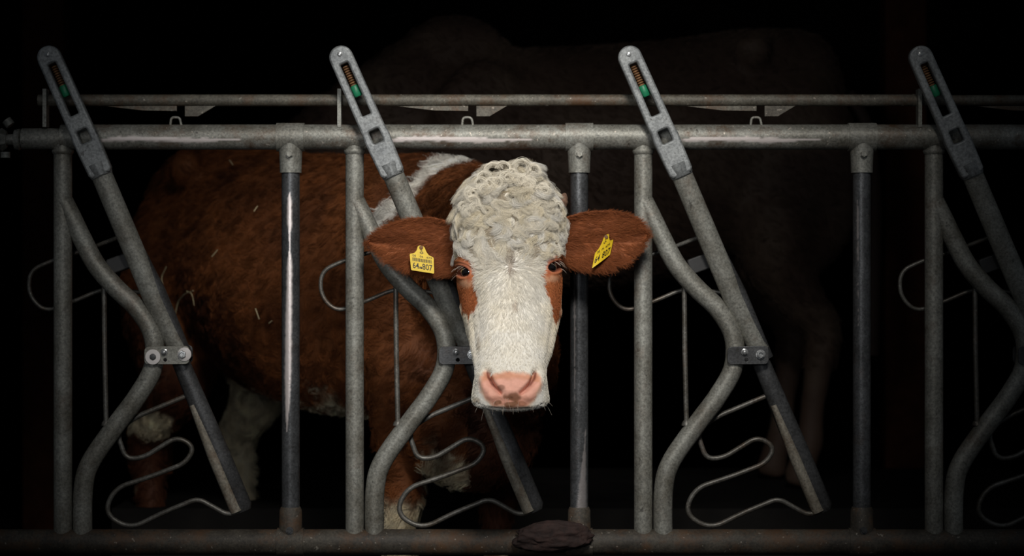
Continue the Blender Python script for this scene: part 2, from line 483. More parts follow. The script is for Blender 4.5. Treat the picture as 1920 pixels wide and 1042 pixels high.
# staple loops on the rail
for dx in UNITS[:3]:
    m = MB(); Y = -.004
    m.tube(arc_path([P(866 + dx, 240, Y), P(868 + dx, 220, Y), P(884 + dx, 220, Y), P(888 + dx, 240, Y)], .008), .0032, 10)
    m.build('staple_loop', M_galv, barrier)
# left end coupling
m = MB()
x0 = P(42, 0).x
m.tube([(x0, 0, zt - .004), (X0 + .36, 0, zt - .004)], .0255, 28)
m.tube([(P(-30, 0).x, 0, zt - .006), (x0 + .01, 0, zt - .006)], .0135, 20)
cp = m.build('rail_end_tube', M_galv, barrier)
m = MB()
m.lathe((P(28, 0).x, 0, zt - .006), (1, 0, 0), [(0, .024), (.012, .026), (.02, .016)], 24)
m.lathe((P(4, 0).x, 0, zt - .006), (1, 0, 0), [(-.02, .022), (.0, .028), (.012, .02)], 6)
m.tube([P(12, 225, -.01), P(20, 235, -.01)], .012, 12); m.tube([P(10, 285, -.01), P(10, 296, -.01)], .012, 12)
m.build('end_coupling', M_galv, barrier)

# ------------------------------------------------------------------ locking rod above the rail
zr = P(0, 188, .012).z
rod = empty('locking_rod', (0, .012, zr))
tag(rod, 'thin horizontal steel locking rod above the thick top rail, with wedge catches underneath', 'rod')
m = MB(); m.tube([(P(70, 0).x, .012, zr), (P(900, 0).x, .0125, zr), (P(1712, 0).x, .012, zr)], .0142, 24)
m.tube([(P(1712, 0).x, .012, zr), (P(1721, 0).x, .012, zr)], .0155, 24)
m.tube([(P(1721, 0).x, .012, zr), (X1, .012, zr)], .0128, 24)
m.build('rod_pipe', M_rusty, rod)
for dx in UNITS[:3] + [1086]:
    m = MB()
    w = [(746 + dx, 199), (800 + dx, 198), (878 + dx, 198), (878 + dx, 208), (815 + dx, 207)]
    w2 = [(893 + dx, 198), (951 + dx, 198), (918 + dx, 218), (893 + dx, 218)]
    for lp in (w, w2):
        m.from_mesh(plate_mesh([[(P(a, b).x, P(a, b).z) for a, b in lp]], .008, .0008), Matrix.Translation((0, .008, 0)))
    m.build('wedge_catch', M_rusty, rod)

# ------------------------------------------------------------------ locking levers
lever_labels = ['leftmost slanted locking lever, blurred, with white washers at its hinge',
                'slanted locking lever running down behind the muzzle of the white-faced cow',
                'slanted locking lever just right of the brown ear with the twisted yellow tag',
                'rightmost slanted locking lever, cut off by the right edge of the photo']
for i, dx in enumerate(UNITS):
    pv = P(880 + dx, 664, .01)
    lv = empty('locking_lever', pv)
    tag(lv, lever_labels[i], 'lever', 'locking levers of the feed barrier')
    # cast handle
    a = Vector((640., 108.)); bq = Vector((737., 326.)); ax = (bq - a).normalized(); nr = Vector((-ax.y, ax.x))   # nr points to lower-left
    def L2(s_, t_):
        q = a + ax * s_ + nr * t_; q = (q.x + dx, q.y); p = P(q[0], q[1], -.062); return (p.x, p.z)
    Ln = (bq - a).length
    ol = []
    for t in np.linspace(-math.pi / 2, math.pi / 2, 15):
        ol.append(L2(-22 * math.cos(t), 22.5 * math.sin(t)))
    ol += [L2(150, 23.5), L2(165, 25), L2(Ln - 4, 23), L2(Ln + 2, 18)]
    ol += [L2(Ln + 2, -18), L2(Ln - 4, -23), L2(165, -25), L2(150, -23.5)]
    slot = round_poly([L2(13, -7.5), L2(13, 7.5), L2(118, 8.5), L2(118, -8.5)], .003, 3)
    hole = round_poly([L2(149, -10), L2(149, 10), L2(174, 10), L2(174, -10)], .004, 4)
    m = MB(); m.from_mesh(plate_mesh([ol, slot, hole], .026, .005), Matrix.Translation((0, -.062, 0)))
    c0 = P(a.x + ax.x * (Ln - 24) + dx, a.y + ax.y * (Ln - 24), -.056); c1 = P(bq.x + dx, bq.y, -.05)
    c2 = P(bq.x + ax.x * 5 + dx, bq.y + ax.y * 5, -.05)
    m.tube([c0, c1, c2], [.026, .028, .0255], 28)
    hd = m.build('handle', M_cast, lv)
    b = MB(); p = L2(-6, 0); b.lathe((p[0], -.073, p[1]), (0, -1, 0), [(0, .006), (.003, .006), (.004, .004)], 16); b.build('stud', M_bright, hd)
    # spring rod and green plug seen in the slot
    m = MB(); p0, p1 = L2(16, 0), L2(58, 0)
    n = 9
    for k in range(n):
        t = (k + .5) / n
        q0 = Vector((p0[0] + (p1[0] - p0[0]) * t, -.05, p0[1] + (p1[1] - p0[1]) * t))
        d = Vector((p1[0] - p0[0], 0, p1[1] - p0[1])).normalized()
        m.lathe(q0, d, [(-.0025, .006), (-.001, .0085), (.001, .0085), (.0025, .006)], 16)
    m.build('spring', M_rustrod, hd)
    m = MB(); p0, p1 = L2(57, 0), L2(79, 0); d = Vector((p1[0] - p0[0], 0, p1[1] - p0[1]))
    m.lathe((p0[0], -.053, p0[1]), d, [(0, .0088), (.003, .0105), (d.length - .003, .0105), (d.length, .008)], 20)
    m.build('green_plug', M_green, hd)
    # pipe: upper round length, lower channel
    top = P(bq.x + dx, bq.y, -.05); hinge = P(880 + dx, 664, .012); low = P(1003 + dx, 958, .03)
    m = MB()
    m.tube([top, top.lerp(hinge, .35), top.lerp(hinge, .7), hinge + Vector((.004, 0, .01))], [.0255, .0262, .0262, .025], 28, ry=.82)
    m.build('upper_tube', M_galv, lv)
    m = MB()
    m.tube([top.lerp(hinge, .3) + Vector((.013, .004, 0)), top.lerp(hinge, .65) + Vector((.017, .004, 0)), hinge + Vector((.02, .004, -.01))], [.010, .0185, .0185], 20)
    m.build('wear_strip', M_dark, lv)
    m = MB()
    d1 = (low - hinge).normalized()
    m.tube([hinge - d1 * .03, hinge.lerp(low, .3), hinge.lerp(low, .65), low - d1 * .012, low], [.0205, .0235, .0262, .0265, .02], 28, ry=.8)
    # rusty welded flange along the left edge
    lt = MB(); off = Vector((-.013, -.010, 0))
    lt.tube([hinge.lerp(low, .32) + off, hinge.lerp(low, .65) + off * 1.15, low + off * 1.1], [.009, .0145, .0155], 18)
    m.build('lower_tube', M_dark, lv)
    lt.build('lower_flange', M_flange, lv)
    # round neck-guard loop on thin rod
    Y = .045
    m = MB()
    m.tube(arc_path([P(768 + dx, 445, Y - .03), P(720 + dx, 464, Y), P(638 + dx, 491, Y), P(603 + dx, 508, Y), P(600 + dx, 552, Y), P(630 + dx, 585, Y), P(690 + dx, 563, Y), P(740 + dx, 541, Y), P(812 + dx, 548, Y - .02)],
                    [0, .03, .03, .045, .045, .045, .03, .03, 0], 8), .0052, 14)
    m.build('loop_rod', M_rod, lv)
    # serpentine guard rod
    Y = .02
    q = [(896, 742), (800, 782), (765, 808), (783, 860), (815, 858), (880, 818), (912, 838), (895, 868), (830, 893), (762, 915), (742, 962), (790, 992), (850, 962), (918, 934), (975, 966), (1003, 955)]
    rr = [0, .03, .035, .05, .03, .035, .035, .03, .03, .05, .06, .06, .03, .02, .02, 0]
    m = MB(); m.tube(arc_path([P(x + dx, y, Y) for x, y in q], rr, 8), .0062, 14)
    m.build('serpentine_rod', M_rod, lv)

# dung clump on the bottom rail
def clump(name, c, r, seed, mat, label, cat):
    bm = bmesh.new(); bmesh.ops.create_icosphere(bm, subdivisions=5, radius=1)
    co = np.array([v.co[:] for v in bm.verts])
    d = (.7 + .5 * vnoise(co + 10, 1.3, seed) + .3 * vnoise(co + 10, 3.5, seed + 1)) + .12 * vnoise(co + 10, 9, seed + 5) + .05 * vnoise(co + 10, 14, seed + 2)
    for v, k, q in zip(bm.verts, d, co): v.co = Vector((q[0] * r[0] * k, q[1] * r[1] * k, q[2] * r[2] * k))
    me = bpy.data.meshes.new(name); bm.to_mesh(me); bm.free(); me.materials.append(mat)
    for p in me.polygons: p.use_smooth = True
    o = bpy.data.objects.new(name, me); COL.objects.link(o); o.location = c
    return tag(o, label, cat)
clump('dung_clump', P(1035, 1004, -.046), (.085, .02, .028), 11, M_dirt, 'dark reddish brown dirt clump stuck to the bottom rail beside the middle pole', 'dirt')

# ------------------------------------------------------------------ the white-faced cow
SH = K * (D0 - .3) / D0
NR, NC = 330, 420
t = np.linspace(0, 1, NR)
tt = t + .0
pyr = 314 + (764 - 314) * (0.5 - 0.5 * np.cos(np.pi * tt)) * .35 + (764 - 314) * tt * .65
g = lambda xs, ys, s=5: sinterp(xs, ys, pyr, s)
W = g([313, 320, 335, 360, 400, 440, 480, 510, 540, 580, 620, 655, 685, 700, 715, 735, 745, 754, 760, 765],
      [8, 32, 54, 76, 92, 97, 98, 99, 99, 95, 86, 76, 67, 66, 68, 71, 72, 68, 56, 28], 1.8)
XC = g([313, 500, 600, 640, 700, 764], [955, 954, 959, 959, 957, 957])
F = g([313, 330, 360, 400, 450, 505, 560, 620, 670, 690, 700, 735, 753, 761, 765],
      [-.17, -.205, -.25, -.285, -.315, -.335, -.36, -.395, -.43, -.452, -.462, -.474, -.472, -.460, -.440], 1.5)
Bk = g([313, 330, 400, 500, 560, 620, 680, 720, 750, 764], [-.12, -.08, -.03, -.03, -.07, -.14, -.24, -.30, -.34, -.37], 6)
YC = g([313, 400, 480, 510, 560, 620, 680, 700, 764], [-.15, -.17, -.195, -.20, -.19, -.23, -.33, -.36, -.39], 6)
NX = g([313, 400, 480, 560, 620, 680, 705, 764], [2.2, 2.6, 2.9, 2.6, 2.35, 2.6, 3.0, 3.0], 6)
th = np.linspace(0, 2 * np.pi, NC, endpoint=False)
c, s_ = np.cos(th), np.sin(th)
ex = (2 / NX)[:, None]
X = (XC - 960)[:, None] * SH + (W * SH)[:, None] * np.sign(c) * np.abs(c) ** ex
dep = np.where(s_[None, :] < 0, (YC - F)[:, None], (Bk - YC)[:, None])
Y = YC[:, None] + dep * np.sign(s_) * np.abs(s_) ** ex
Z = (CZ - (pyr - 521) * SH)[:, None] * np.ones((1, NC))
# resample each ring evenly so that the flat front keeps its vertices
ring = np.stack([X, Y], -1)
seg = np.linalg.norm(np.roll(ring, -1, 1) - ring, axis=2)
for r in range(NR):
    cum = np.concatenate([[0], np.cumsum(seg[r])]); tot = cum[-1]
    xx = np.append(X[r], X[r, 0]); yy = np.append(Y[r], Y[r, 0])
    q = np.linspace(0, tot, NC, endpoint=False)
    X[r] = np.interp(q, cum, xx); Y[r] = np.interp(q, cum, yy)
V = np.stack([X, Y, Z], -1)
def grid_normals(V):
    du = np.roll(V, -1, 1) - np.roll(V, 1, 1)
    dv = np.gradient(V, axis=0)
    n = np.cross(dv, du); n /= (np.linalg.norm(n, axis=2, keepdims=True) + 1e-9)
    return n
Nn = grid_normals(V)
if (Nn[NR // 2, :, 1] * (V[NR // 2, :, 1] - V[NR // 2, :, 1].mean())).sum() < 0: Nn = -Nn
hx = 960 + V[..., 0] / SH; hy = 521 + (CZ - V[..., 2]) / SH
front = sstep(.05, .4, -Nn[..., 1])
front2 = (V[..., 1] < YC[:, None] + .02).astype(float)
disp = np.zeros(hx.shape)
gs = lambda x, y, sx, sy: np.exp(-.5 * (((hx - x) / sx) ** 2 + ((hy - y) / sy) ** 2))
EYES = [(867, 508, 1), (1041, 499, -1)]
for ex_, ey_, sg in EYES:
    disp += front2 * .008 * gs(ex_ + 4 * sg, ey_ - 20, 17, 9)                    # brow
    disp += front2 * .004 * gs(ex_ + 6 * sg, ey_ + 20, 18, 10)
    a_ = np.radians(22) * sg
    u = (hx - ex_) * np.cos(a_) + (hy - ey_) * np.sin(a_); v_ = -(hx - ex_) * np.sin(a_) + (hy - ey_) * np.cos(a_)
    rr = np.sqrt((u / 13) ** 2 + (v_ / np.where(v_ < 0, 8.5, 11.0)) ** 2)
    disp += front2 * (-.012 * (1 - sstep(.75, 1.05, rr)) + .0024 * np.exp(-.5 * ((rr - 1.22) / .15) ** 2))
    disp += front2 * .0016 * np.exp(-.5 * ((rr - 1.95) / .16) ** 2) * (hy < ey_)   # lid crease
    disp -= front2 * .007 * gs(ex_ + 22 * sg, ey_ + 55, 12, 40)                  # hollow beside the nose bone
disp += front * .006 * gs(956, 640, 26, 60)                                      # nose bone
disp -= front * .005 * gs(955, 470, 20, 30)                                      # forehead dip
# cheek folds on the right side of the photo
disp += front2 * .0022 * np.sin((hx - 1020) * .45 + hy * .08) * gs(1034, 645, 9, 40)
disp += front2 * .002 * np.sin((hx - 880) * .45 - hy * .08) * gs(886, 640, 8, 40)
def along(path, w, hh=hx, vv=hy):
    d = np.full(hx.shape, 1e9); tpos = np.zeros(hx.shape)
    n = len(path) - 1
    for i in range(n):
        (ax_, ay_), (bx_, by_) = path[i], path[i + 1]
        e = (bx_ - ax_, by_ - ay_); q = np.clip(((hx - ax_) * e[0] + (hy - ay_) * e[1]) / (e[0] ** 2 + e[1] ** 2), 0, 1)
        dd = np.hypot(hx - ax_ - e[0] * q, hy - ay_ - e[1] * q)
        tpos = np.where(dd < d, (i + q) / n, tpos); d = np.minimum(d, dd)
    return d, tpos
NOS = [[(915, 694), (917, 702), (923, 713), (931, 722), (939, 730)], [(1003, 695), (1001, 704), (994, 714), (985, 723), (976, 730)]]
for k, pth in enumerate(NOS):
    sg = -1 if k == 0 else 1
    d, tp = along(pth, 1)
    disp -= front * (.020 - .010 * tp) * np.exp(-.5 * (d / (4.6 - 2.4 * tp)) ** 2)
    off = [(x + sg * (9 + 1.5 * j), y + 6) for j, (x, y) in enumerate(pth)]
    d2, tp2 = along(off, 1)
    disp += front * .0055 * np.exp(-.5 * (d2 / 6) ** 2)
    off = [(x - sg * (8 + j), y - 2) for j, (x, y) in enumerate(pth)]
    d3, _ = along(off, 1)
    disp += front * .004 * np.exp(-.5 * (d3 / 5) ** 2)
disp += front * .004 * gs(957, 716, 26, 14)
disp -= front * .003 * gs(957, 742, 3, 8)
d, _ = along([(896, 748), (915, 756), (957, 759.5), (1000, 757), (1019, 749)], 1)
disp -= front * .0025 * np.exp(-.5 * (d / 1.0) ** 2)                               # mouth line
disp += front * .0007 * (vnoise(V.reshape(-1, 3), 260, 2).reshape(hx.shape) - .5) * gs(957, 722, 45, 28)   # pad grain
V = V + Nn * disp[..., None]
head_v = V.reshape(-1, 3)
hi = np.arange(NR - 1)[:, None] * NC; kk = np.arange(NC)[None, :]; k2 = (kk + 1) % NC
head_f = np.stack([hi + kk, hi + k2, hi + NC + k2, hi + NC + kk], -1).reshape(-1, 4).tolist()
head_f += [list(range(NC))[::-1], [(NR - 1) * NC + k for k in range(NC)]]

# ears : closed leaf shells, cupped, rim to the front
def ear(top, bot, y0, ytip, cup, nu=90, nv=48):
    """top / bot: matching px polylines from head to tip"""
    u = np.linspace(0, 1, nu)
    def samp(pl):
        pl = np.array(pl, float); s = np.linspace(0, 1, len(pl))
        x = sinterp(s, pl[:, 0], u, 5); y = sinterp(s, pl[:, 1], u, 4)
        return x, y
    tx, ty = samp(top); bx, by = samp(bot)
    tx[-1] = bx[-1] = (tx[-1] + bx[-1]) / 2; ty[-1] = by[-1] = (ty[-1] + by[-1]) / 2
    v = []; n2 = nv * 2
    for i in range(nu):
        wdt = math.hypot(tx[i] - bx[i], ty[i] - by[i]) / 110
        yc = y0 + (ytip - y0) * u[i] + .012 * math.sin(u[i] * 9)*u[i]
        for j in range(n2):
            if j < nv: q = j / nv; side = -1
            else: q = 1 - (j - nv) / nv; side = 1
            px = tx[i] * (1 - q) + bx[i] * q; py = ty[i] * (1 - q) + by[i] * q
            prof = math.sin(math.pi * q)
            cupd = cup * (prof ** .8) * min(1, wdt + .2) * (1 - .5 * u[i])
            th = .003 + .007 * prof * (1 - .6 * u[i])
            inner = .005 * math.sin(q * 9 + u[i] * 5) * prof if side < 0 else 0
            Yp = yc - .012 * prof * 0 + cupd + side * th + inner
            p = P(px, py, Yp); v.append(p[:])
    f = []
    for i in range(nu - 1):
        for j in range(n2):
            j2 = (j + 1) % n2
            f.append((i * n2 + j, i * n2 + j2, (i + 1) * n2 + j2, (i + 1) * n2 + j))
    f.append(tuple(range(n2))[::-1]); f.append(tuple((nu - 1) * n2 + k for k in range(n2)))
    return v, f
earL = ear([(872, 425), (850, 418), (822, 409), (790, 407), (758, 412), (728, 422), (706, 434), (694, 444), (690, 455)],
           [(872, 505), (856, 512), (835, 517), (808, 516), (775, 508), (742, 495), (718, 481), (699, 468), (690, 457)], -.15, -.115, .028)
earR = ear([(1040, 415), (1062, 407), (1088, 399), (1120, 395), (1152, 396), (1180, 402), (1202, 414), (1212, 428), (1215, 440)],
           [(1040, 490), (1058, 494), (1080, 503), (1106, 508), (1130, 508), (1160, 496), (1190, 478), (1210, 458), (1215, 442)], -.15, -.115, .028)

# trunk, neck and legs: overlapping lofts fused by a voxel remesh
Fw = Vector((-.14, .75, 0)); Hw = Vector((-.93, 1.70, 0))
def body_shell(Fp, Hp, scale, zbase, neck, extra, with_legs=True, voxel=.013):
    hv = (Fp - Hp).normalized(); pv = Vector((hv.y, -hv.x, 0))
    def LW(x, y, z): return Hp + hv * (x * scale) + pv * (y * scale) + Vector((0, 0, zbase + z * scale))
    m = MB()
    Lb = (Fp - Hp).length / scale
    k = Lb / 1.257
    sta = [(-.27, 1.17, .08, .13), (-.245, 1.155, .15, .215), (-.17, 1.13, .20, .285), (-.02, 1.10, .235, .32), (.14, 1.07, .26, .345), (.35, 1.015, .295, .368), (.6, .985, .32, .378),
           (.88, .975, .305, .375), (1.10, .99, .265, .355), (1.26, 1.0, .235, .33), (1.38, 1.0, .19, .28), (1.46, .99, .12, .19), (1.49, .98, .05, .1)]
    seg = 40; v = []; f = []
    xs = np.array([a[0] for a in sta]); xi = np.linspace(-.27, 1.49, 60)
    zc = sinterp(xs, [a[1] for a in sta], xi, 1.2); hw = sinterp(xs, [a[2] for a in sta], xi, 1.0); hh = sinterp(xs, [a[3] for a in sta], xi, 1.0)
    for a, b, c_, d in zip(xi, zc, hw, hh):
        for q in range(seg):
            an = 2 * math.pi * q / seg; cs, sn = math.cos(an), math.sin(an)
            wy = c_ * math.copysign(abs(cs) ** .9, cs); taper = 1 - .22 * max(0, sn) ** 1.5
            v.append(LW(a * k, wy * taper, b + d * sn))
    for i in range(len(xi) - 1):
        for q in range(seg):
            q2 = (q + 1) % seg
            f.append((i * seg + q, i * seg + q2, (i + 1) * seg + q2, (i + 1) * seg + q))
    f.append(tuple(range(seg))[::-1]); f.append(tuple((len(xi) - 1) * seg + q for q in range(seg)))
    m.add(v, f)
    def ell(c, r, rot=None):
        bm = bmesh.new(); bmesh.ops.create_uvsphere(bm, u_segments=24, v_segments=16, radius=1)
        vs_ = [Vector((q.co.x * r[0], q.co.y * r[1], q.co.z * r[2])) for q in bm.verts]
        fs_ = [tuple(x.index for x in fc.verts) for fc in bm.faces]; bm.free()
        m.add([c + hv * q.x + pv * q.y + Vector((0, 0, q.z)) for q in vs_], fs_)
    for sd in (1, -1):
        ell(LW(.13 * k, sd * .20, 1.335), (.06 * scale, .045 * scale, .055 * scale))
        ell(LW(-.03 * k, sd * .15, .96), (.23 * scale, .125 * scale, .33 * scale))
        ell(LW(1.15 * k, sd * .185, 1.0), (.18 * scale, .085 * scale, .30 * scale))
        ell(LW(1.22 * k, sd * .15, .78), (.12 * scale, .08 * scale, .18 * scale))
        if with_legs:
            fl = [(1.20, .16, .80, .10), (1.20, .17, .62, .078), (1.215, .17, .45, .054), (1.22, .17, .40, .056), (1.205, .17, .34, .043), (1.20, .17, .22, .036), (1.20, .17, .14, .044), (1.225, .17, .09, .042), (1.235, .17, .055, .048), (1.24, .17, .006, .052)]
            hl = [(.02, .15, .85, .15), (.03, .165, .70, .115), (-.06, .17, .58, .075), (-.15, .17, .50, .058), (-.155, .17, .44, .056), (-.13, .17, .34, .044), (-.11, .17, .22, .038), (-.105, .17, .14, .046), (-.08, .17, .09, .043), (-.07, .17, .055, .05), (-.065, .17, .006, .053)]
            for leg in (fl, hl):
                pts = [LW(a * k, sd * b, c_) for a, b, c_, d in leg]; rs = [d * scale for a, b, c_, d in leg]
                N_ = 40; tt_ = np.linspace(0, len(pts) - 1, N_)
                P3 = np.array([p[:] for p in pts]); pp = [Vector([np.interp(q, range(len(pts)), P3[:, ax3]) for ax3 in range(3)]) for q in tt_]
                m.tube(pp, [float(np.interp(q, range(len(rs)), rs)) for q in tt_], 18, ry=1.1)
    nk = np.array(neck); tt_ = np.linspace(0, len(nk) - 1, 26)
    for q in tt_:
        r = [np.interp(q, range(len(nk)), nk[:, j]) for j in range(5)]
        bm = bmesh.new(); bmesh.ops.create_uvsphere(bm, u_segments=24, v_segments=16, radius=1)
        m.add([Vector((r[0] + b.co.x * r[3], r[1] + b.co.y * r[3], r[2] + b.co.z * r[4])) for b in bm.verts], [tuple(x.index for x in fc.verts) for fc in bm.faces]); bm.free()
    for (c_, r) in extra:
        bm = bmesh.new(); bmesh.ops.create_uvsphere(bm, u_segments=24, v_segments=16, radius=1)
        m.add([Vector((c_[0] + b.co.x * r[0], c_[1] + b.co.y * r[1], c_[2] + b.co.z * r[2])) for b in bm.verts], [tuple(x.index for x in fc.verts) for fc in bm.faces]); bm.free()
    o = m.build('tmp', M_skin)
    md = o.modifiers.new('r', 'REMESH'); md.mode = 'VOXEL'; md.voxel_size = voxel; md.use_smooth_shade = True
    ms = o.modifiers.new('s', 'SMOOTH'); ms.factor = .6; ms.iterations = 9
    dg = bpy.context.evaluated_depsgraph_get()
    me = bpy.data.meshes.new_from_object(o.evaluated_get(dg))
    bpy.data.objects.remove(o)
    n = len(me.vertices); co = np.zeros(n * 3, np.float32); me.vertices.foreach_get('co', co)
    return co.reshape(-1, 3).astype(float), [tuple(p.vertices) for p in me.polygons], LW
neck = [(-.13, .70, 1.04, .20, .27), (-.07, .42, 1.07, .155, .215), (-.025, .18, 1.09, .118, .175), (-.005, .0, 1.10, .100, .148), (0.0, -.10, 1.10, .095, .13)]
extra = [((.0, .50, .80), (.12, .15, .20)), ((-.06, .58, .72), (.13, .14, .15)), ((-.11, .57, .60), (.185, .13, .165))]
body_v, body_f, LW1 = body_shell(Fw, Hw, 1.0, 0.0, neck, extra)

# ---- coat colours
C_BROWN = lin(124, 73, 40); C_DBROWN = lin(76, 43, 26); C_WHITE = lin(232, 227, 216); C_CREAM = lin(224, 210, 178)
C_PINK = lin(230, 170, 148); C_PATCH = lin(176, 104, 62); C_LID = lin(206, 128, 100)
PATCH_L = [(800, 470), (856, 474), (870, 472), (884, 484), (893, 500), (893, 515), (891, 522), (898, 545), (899, 565), (893, 578), (882, 588), (878, 598), (874, 585), (867, 584), (863, 566), (845, 560), (800, 560)]
PATCH_R = [(1110, 470), (1052, 474), (1040, 482), (1026, 494), (1015, 512), (1016, 530), (1024, 546), (1032, 566), (1035, 590), (1042, 606), (1049, 596), (1053, 575), (1056, 545), (1110, 540)]
PADPOLY = [(902, 712), (904, 701), (914, 690), (921, 698), (935, 694), (955, 691), (980, 694), (996, 698), (1004, 691), (1011, 700), (1013, 714), (1008, 730), (1000, 744), (985, 754), (957, 757), (925, 753), (912, 742), (905, 728)]
def head_color(co):
    px = 960 + co[:, 0] / SH; py = 521 + (CZ - co[:, 2]) / SH
    nz = vnoise(co, 110, 4) - .5; nz2 = vnoise(co, 30, 8) - .5
    col = np.tile(C_WHITE, (len(co), 1))
    def blend(c, w): 
        nonlocal col
        col = col * (1 - w[:, None]) + c * w[:, None]
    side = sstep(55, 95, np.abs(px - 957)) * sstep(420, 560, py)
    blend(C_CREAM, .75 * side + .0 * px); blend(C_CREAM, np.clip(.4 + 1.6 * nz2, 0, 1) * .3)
    for poly in (PATCH_L, PATCH_R):
        d = poly_sd(px, py, poly) + 5 * nz
        blend(C_PATCH * 1.0, 1 - sstep(-2, 2.0, d)); blend(lin(146, 82, 48), (1 - sstep(-4, 0.0, d)) * .75 * sstep(525, 575, py + 14 * nz))
    for ex_, ey_, sg in EYES:
        r = np.hypot((px - ex_) / 20, (py - ey_ + 3) / 17); blend(C_LID, .5 * (1 - sstep(.75, 1.2, r)))
        r = np.hypot((px - ex_ - 8 * sg) / 17, (py - ey_ - 23) / 8 + .5 * nz); blend(lin(206, 168, 136), .5 * (1 - sstep(.5, 1.2, r)))
        r = np.hypot((px - ex_) / 14, (py - ey_) / 11); blend(lin(120, 62, 48), .75 * (1 - sstep(.85, 1.15, r)))
        r = np.hypot((px - ex_ - 12 * sg) / 4, (py - ey_ - 14) / 9); blend(lin(150, 74, 48), .6 * (1 - sstep(.5, 1.3, r)))
    d = poly_sd(px, py, PADPOLY) + 4 * nz
    blend(lin(218, 156, 120), .8 * (1 - sstep(-2, 5, d))); blend(C_PINK, 1 - sstep(-5, 0, d))
    inpad = 1 - sstep(-5, 0, d)
    blend(lin(208, 146, 112), inpad * .8 * (1 - sstep(700, 707, py + 5 * nz - .0022 * (px - 957) ** 2)))
    blend(lin(204, 142, 118), inpad * .7 * sstep(728, 742, py + 8 * nz))
    for (a, b, ra, rb, cc, k) in ((941, 719, 10, 7, lin(150, 104, 84), .8), (961, 736, 16, 9, lin(128, 84, 58), .85), (955, 750, 18, 6, lin(120, 82, 52), .8), (934, 747, 9, 5, lin(120, 82, 52), .7), (978, 748, 9, 5, lin(150, 96, 66), .6),
                                  (895, 742, 7, 5, lin(150, 128, 96), .6), (900, 636, 4, 16, lin(150, 132, 104), .5), (966, 572, 5, 10, lin(178, 158, 136), .5), (957, 494, 4.5, 20, lin(128, 108, 88), .75)):
        r = np.hypot((px - a) / ra, (py - b) / rb) + .9 * nz; blend(cc, k * (1 - sstep(.6, 1.15, r)))
    for pth, sgn in ((NOS[0], 1), (NOS[1], 1)):
        dd = np.full(px.shape, 1e9)
        for (x1, y1), (x2, y2) in zip(pth[:-1], pth[1:]):
            e = (x2 - x1, y2 - y1); q = np.clip(((px - x1) * e[0] + (py - y1) * e[1]) / (e[0] ** 2 + e[1] ** 2), 0, 1)
            dd = np.minimum(dd, np.hypot(px - x1 - e[0] * q, py - y1 - e[1] * q))
        blend(lin(112, 52, 38), .85 * (1 - sstep(.8, 3.4, dd)) * (1 - .6 * sstep(712, 730, py)))
    back = sstep(-.15, -.10, co[:, 1] + .02 * nz) * (1 - sstep(600, 640, py))
    blend(C_BROWN, back)
    return np.clip(col, 0, 1)
def ear_color(co):
    px, py = proj(co)
    c = np.tile(lin(140, 80, 46), (len(co), 1)); nz = vnoise(co, 40, 3)
    dark = np.clip(1 - np.minimum(np.abs(px - 690), np.abs(px - 1215)) / 150, 0, 1)
    w = sstep(.35, .75, nz)[:, None] * .4
    return c * (1 - w) + lin(112, 62, 36) * w
STRIPE = [(884, 292), (846, 300), (812, 312), (788, 338), (766, 366), (742, 384), (716, 404), (696, 430)]
def body_color(co):
    px, py = proj(co); nz = vnoise(co, 45, 5) - .5; nb = vnoise(co, 9, 6) - .5
    col = C_BROWN * (1 - .0) + 0 * co; w = sstep(-.2, .3, nb)[:, None] * .55; col = col * (1 - w) + C_DBROWN * w
    col = col * (1 + .25 * nz[:, None])
    def blend(c, ww):
        nonlocal col
        col = col * (1 - ww[:, None]) + c * ww[:, None]
    dd = np.full(px.shape, 1e9); tw = np.zeros(px.shape)
    for i, ((x1, y1), (x2, y2)) in enumerate(zip(STRIPE[:-1], STRIPE[1:])):
        e = (x2 - x1, y2 - y1); q = np.clip(((px - x1) * e[0] + (py - y1) * e[1]) / (e[0] ** 2 + e[1] ** 2), 0, 1)
        k = np.hypot(px - x1 - e[0] * q, py - y1 - e[1] * q); tw = np.where(k < dd, i + q, tw); dd = np.minimum(dd, k)
    wd = np.interp(tw, [0, 2, 4, 5.5, 7], [13, 13, 9, 15, 20]) + 12 * nz
    near = (co[:, 1] < 1.3) & (co[:, 1] > .2)
    blend(C_WHITE * .95, (1 - sstep(-3, 4, dd - wd)) * near)
    hv = (Fw - Hw).normalized(); xa = (co[:, 0] - Hw.x) * hv.x + (co[:, 1] - Hw.y) * hv.y
    # white belly and brisket
    zlim = np.interp(xa, [-.3, .1, .3, .6, .85, 1.0, 1.2, 1.5], [.66, .72, .66, .60, .66, .60, .54, .53])
    blend(C_CREAM, 1 - sstep(-.03, .03, co[:, 2] - zlim - .10 * nz - .05 * nb))
    leg = (co[:, 2] < .72) & (xa > .98); blend(C_BROWN, leg * sstep(.36, .42, co[:, 2] + .04 * nz) * 1.0 * (px < 790))
    blend(C_DBROWN, leg * sstep(.18, .24, co[:, 2] + .04 * nz) * (px > 880))
    lat = (co[:, 0] - Hw.x) * hv.y - (co[:, 1] - Hw.y) * hv.x
    blend(C_DBROWN, (lat > 0) * (xa < .42) * (co[:, 2] < .95) * sstep(-.32, -.22, nb))
    blend(C_CREAM, (lat < -.02) * (xa < .35) * (1 - sstep(.62, .70, co[:, 2] + .06 * nz)))
    hoof = 1 - sstep(.045, .06, co[:, 2]); blend(lin(52, 44, 38), hoof)
    return np.clip(col, 0, 1)

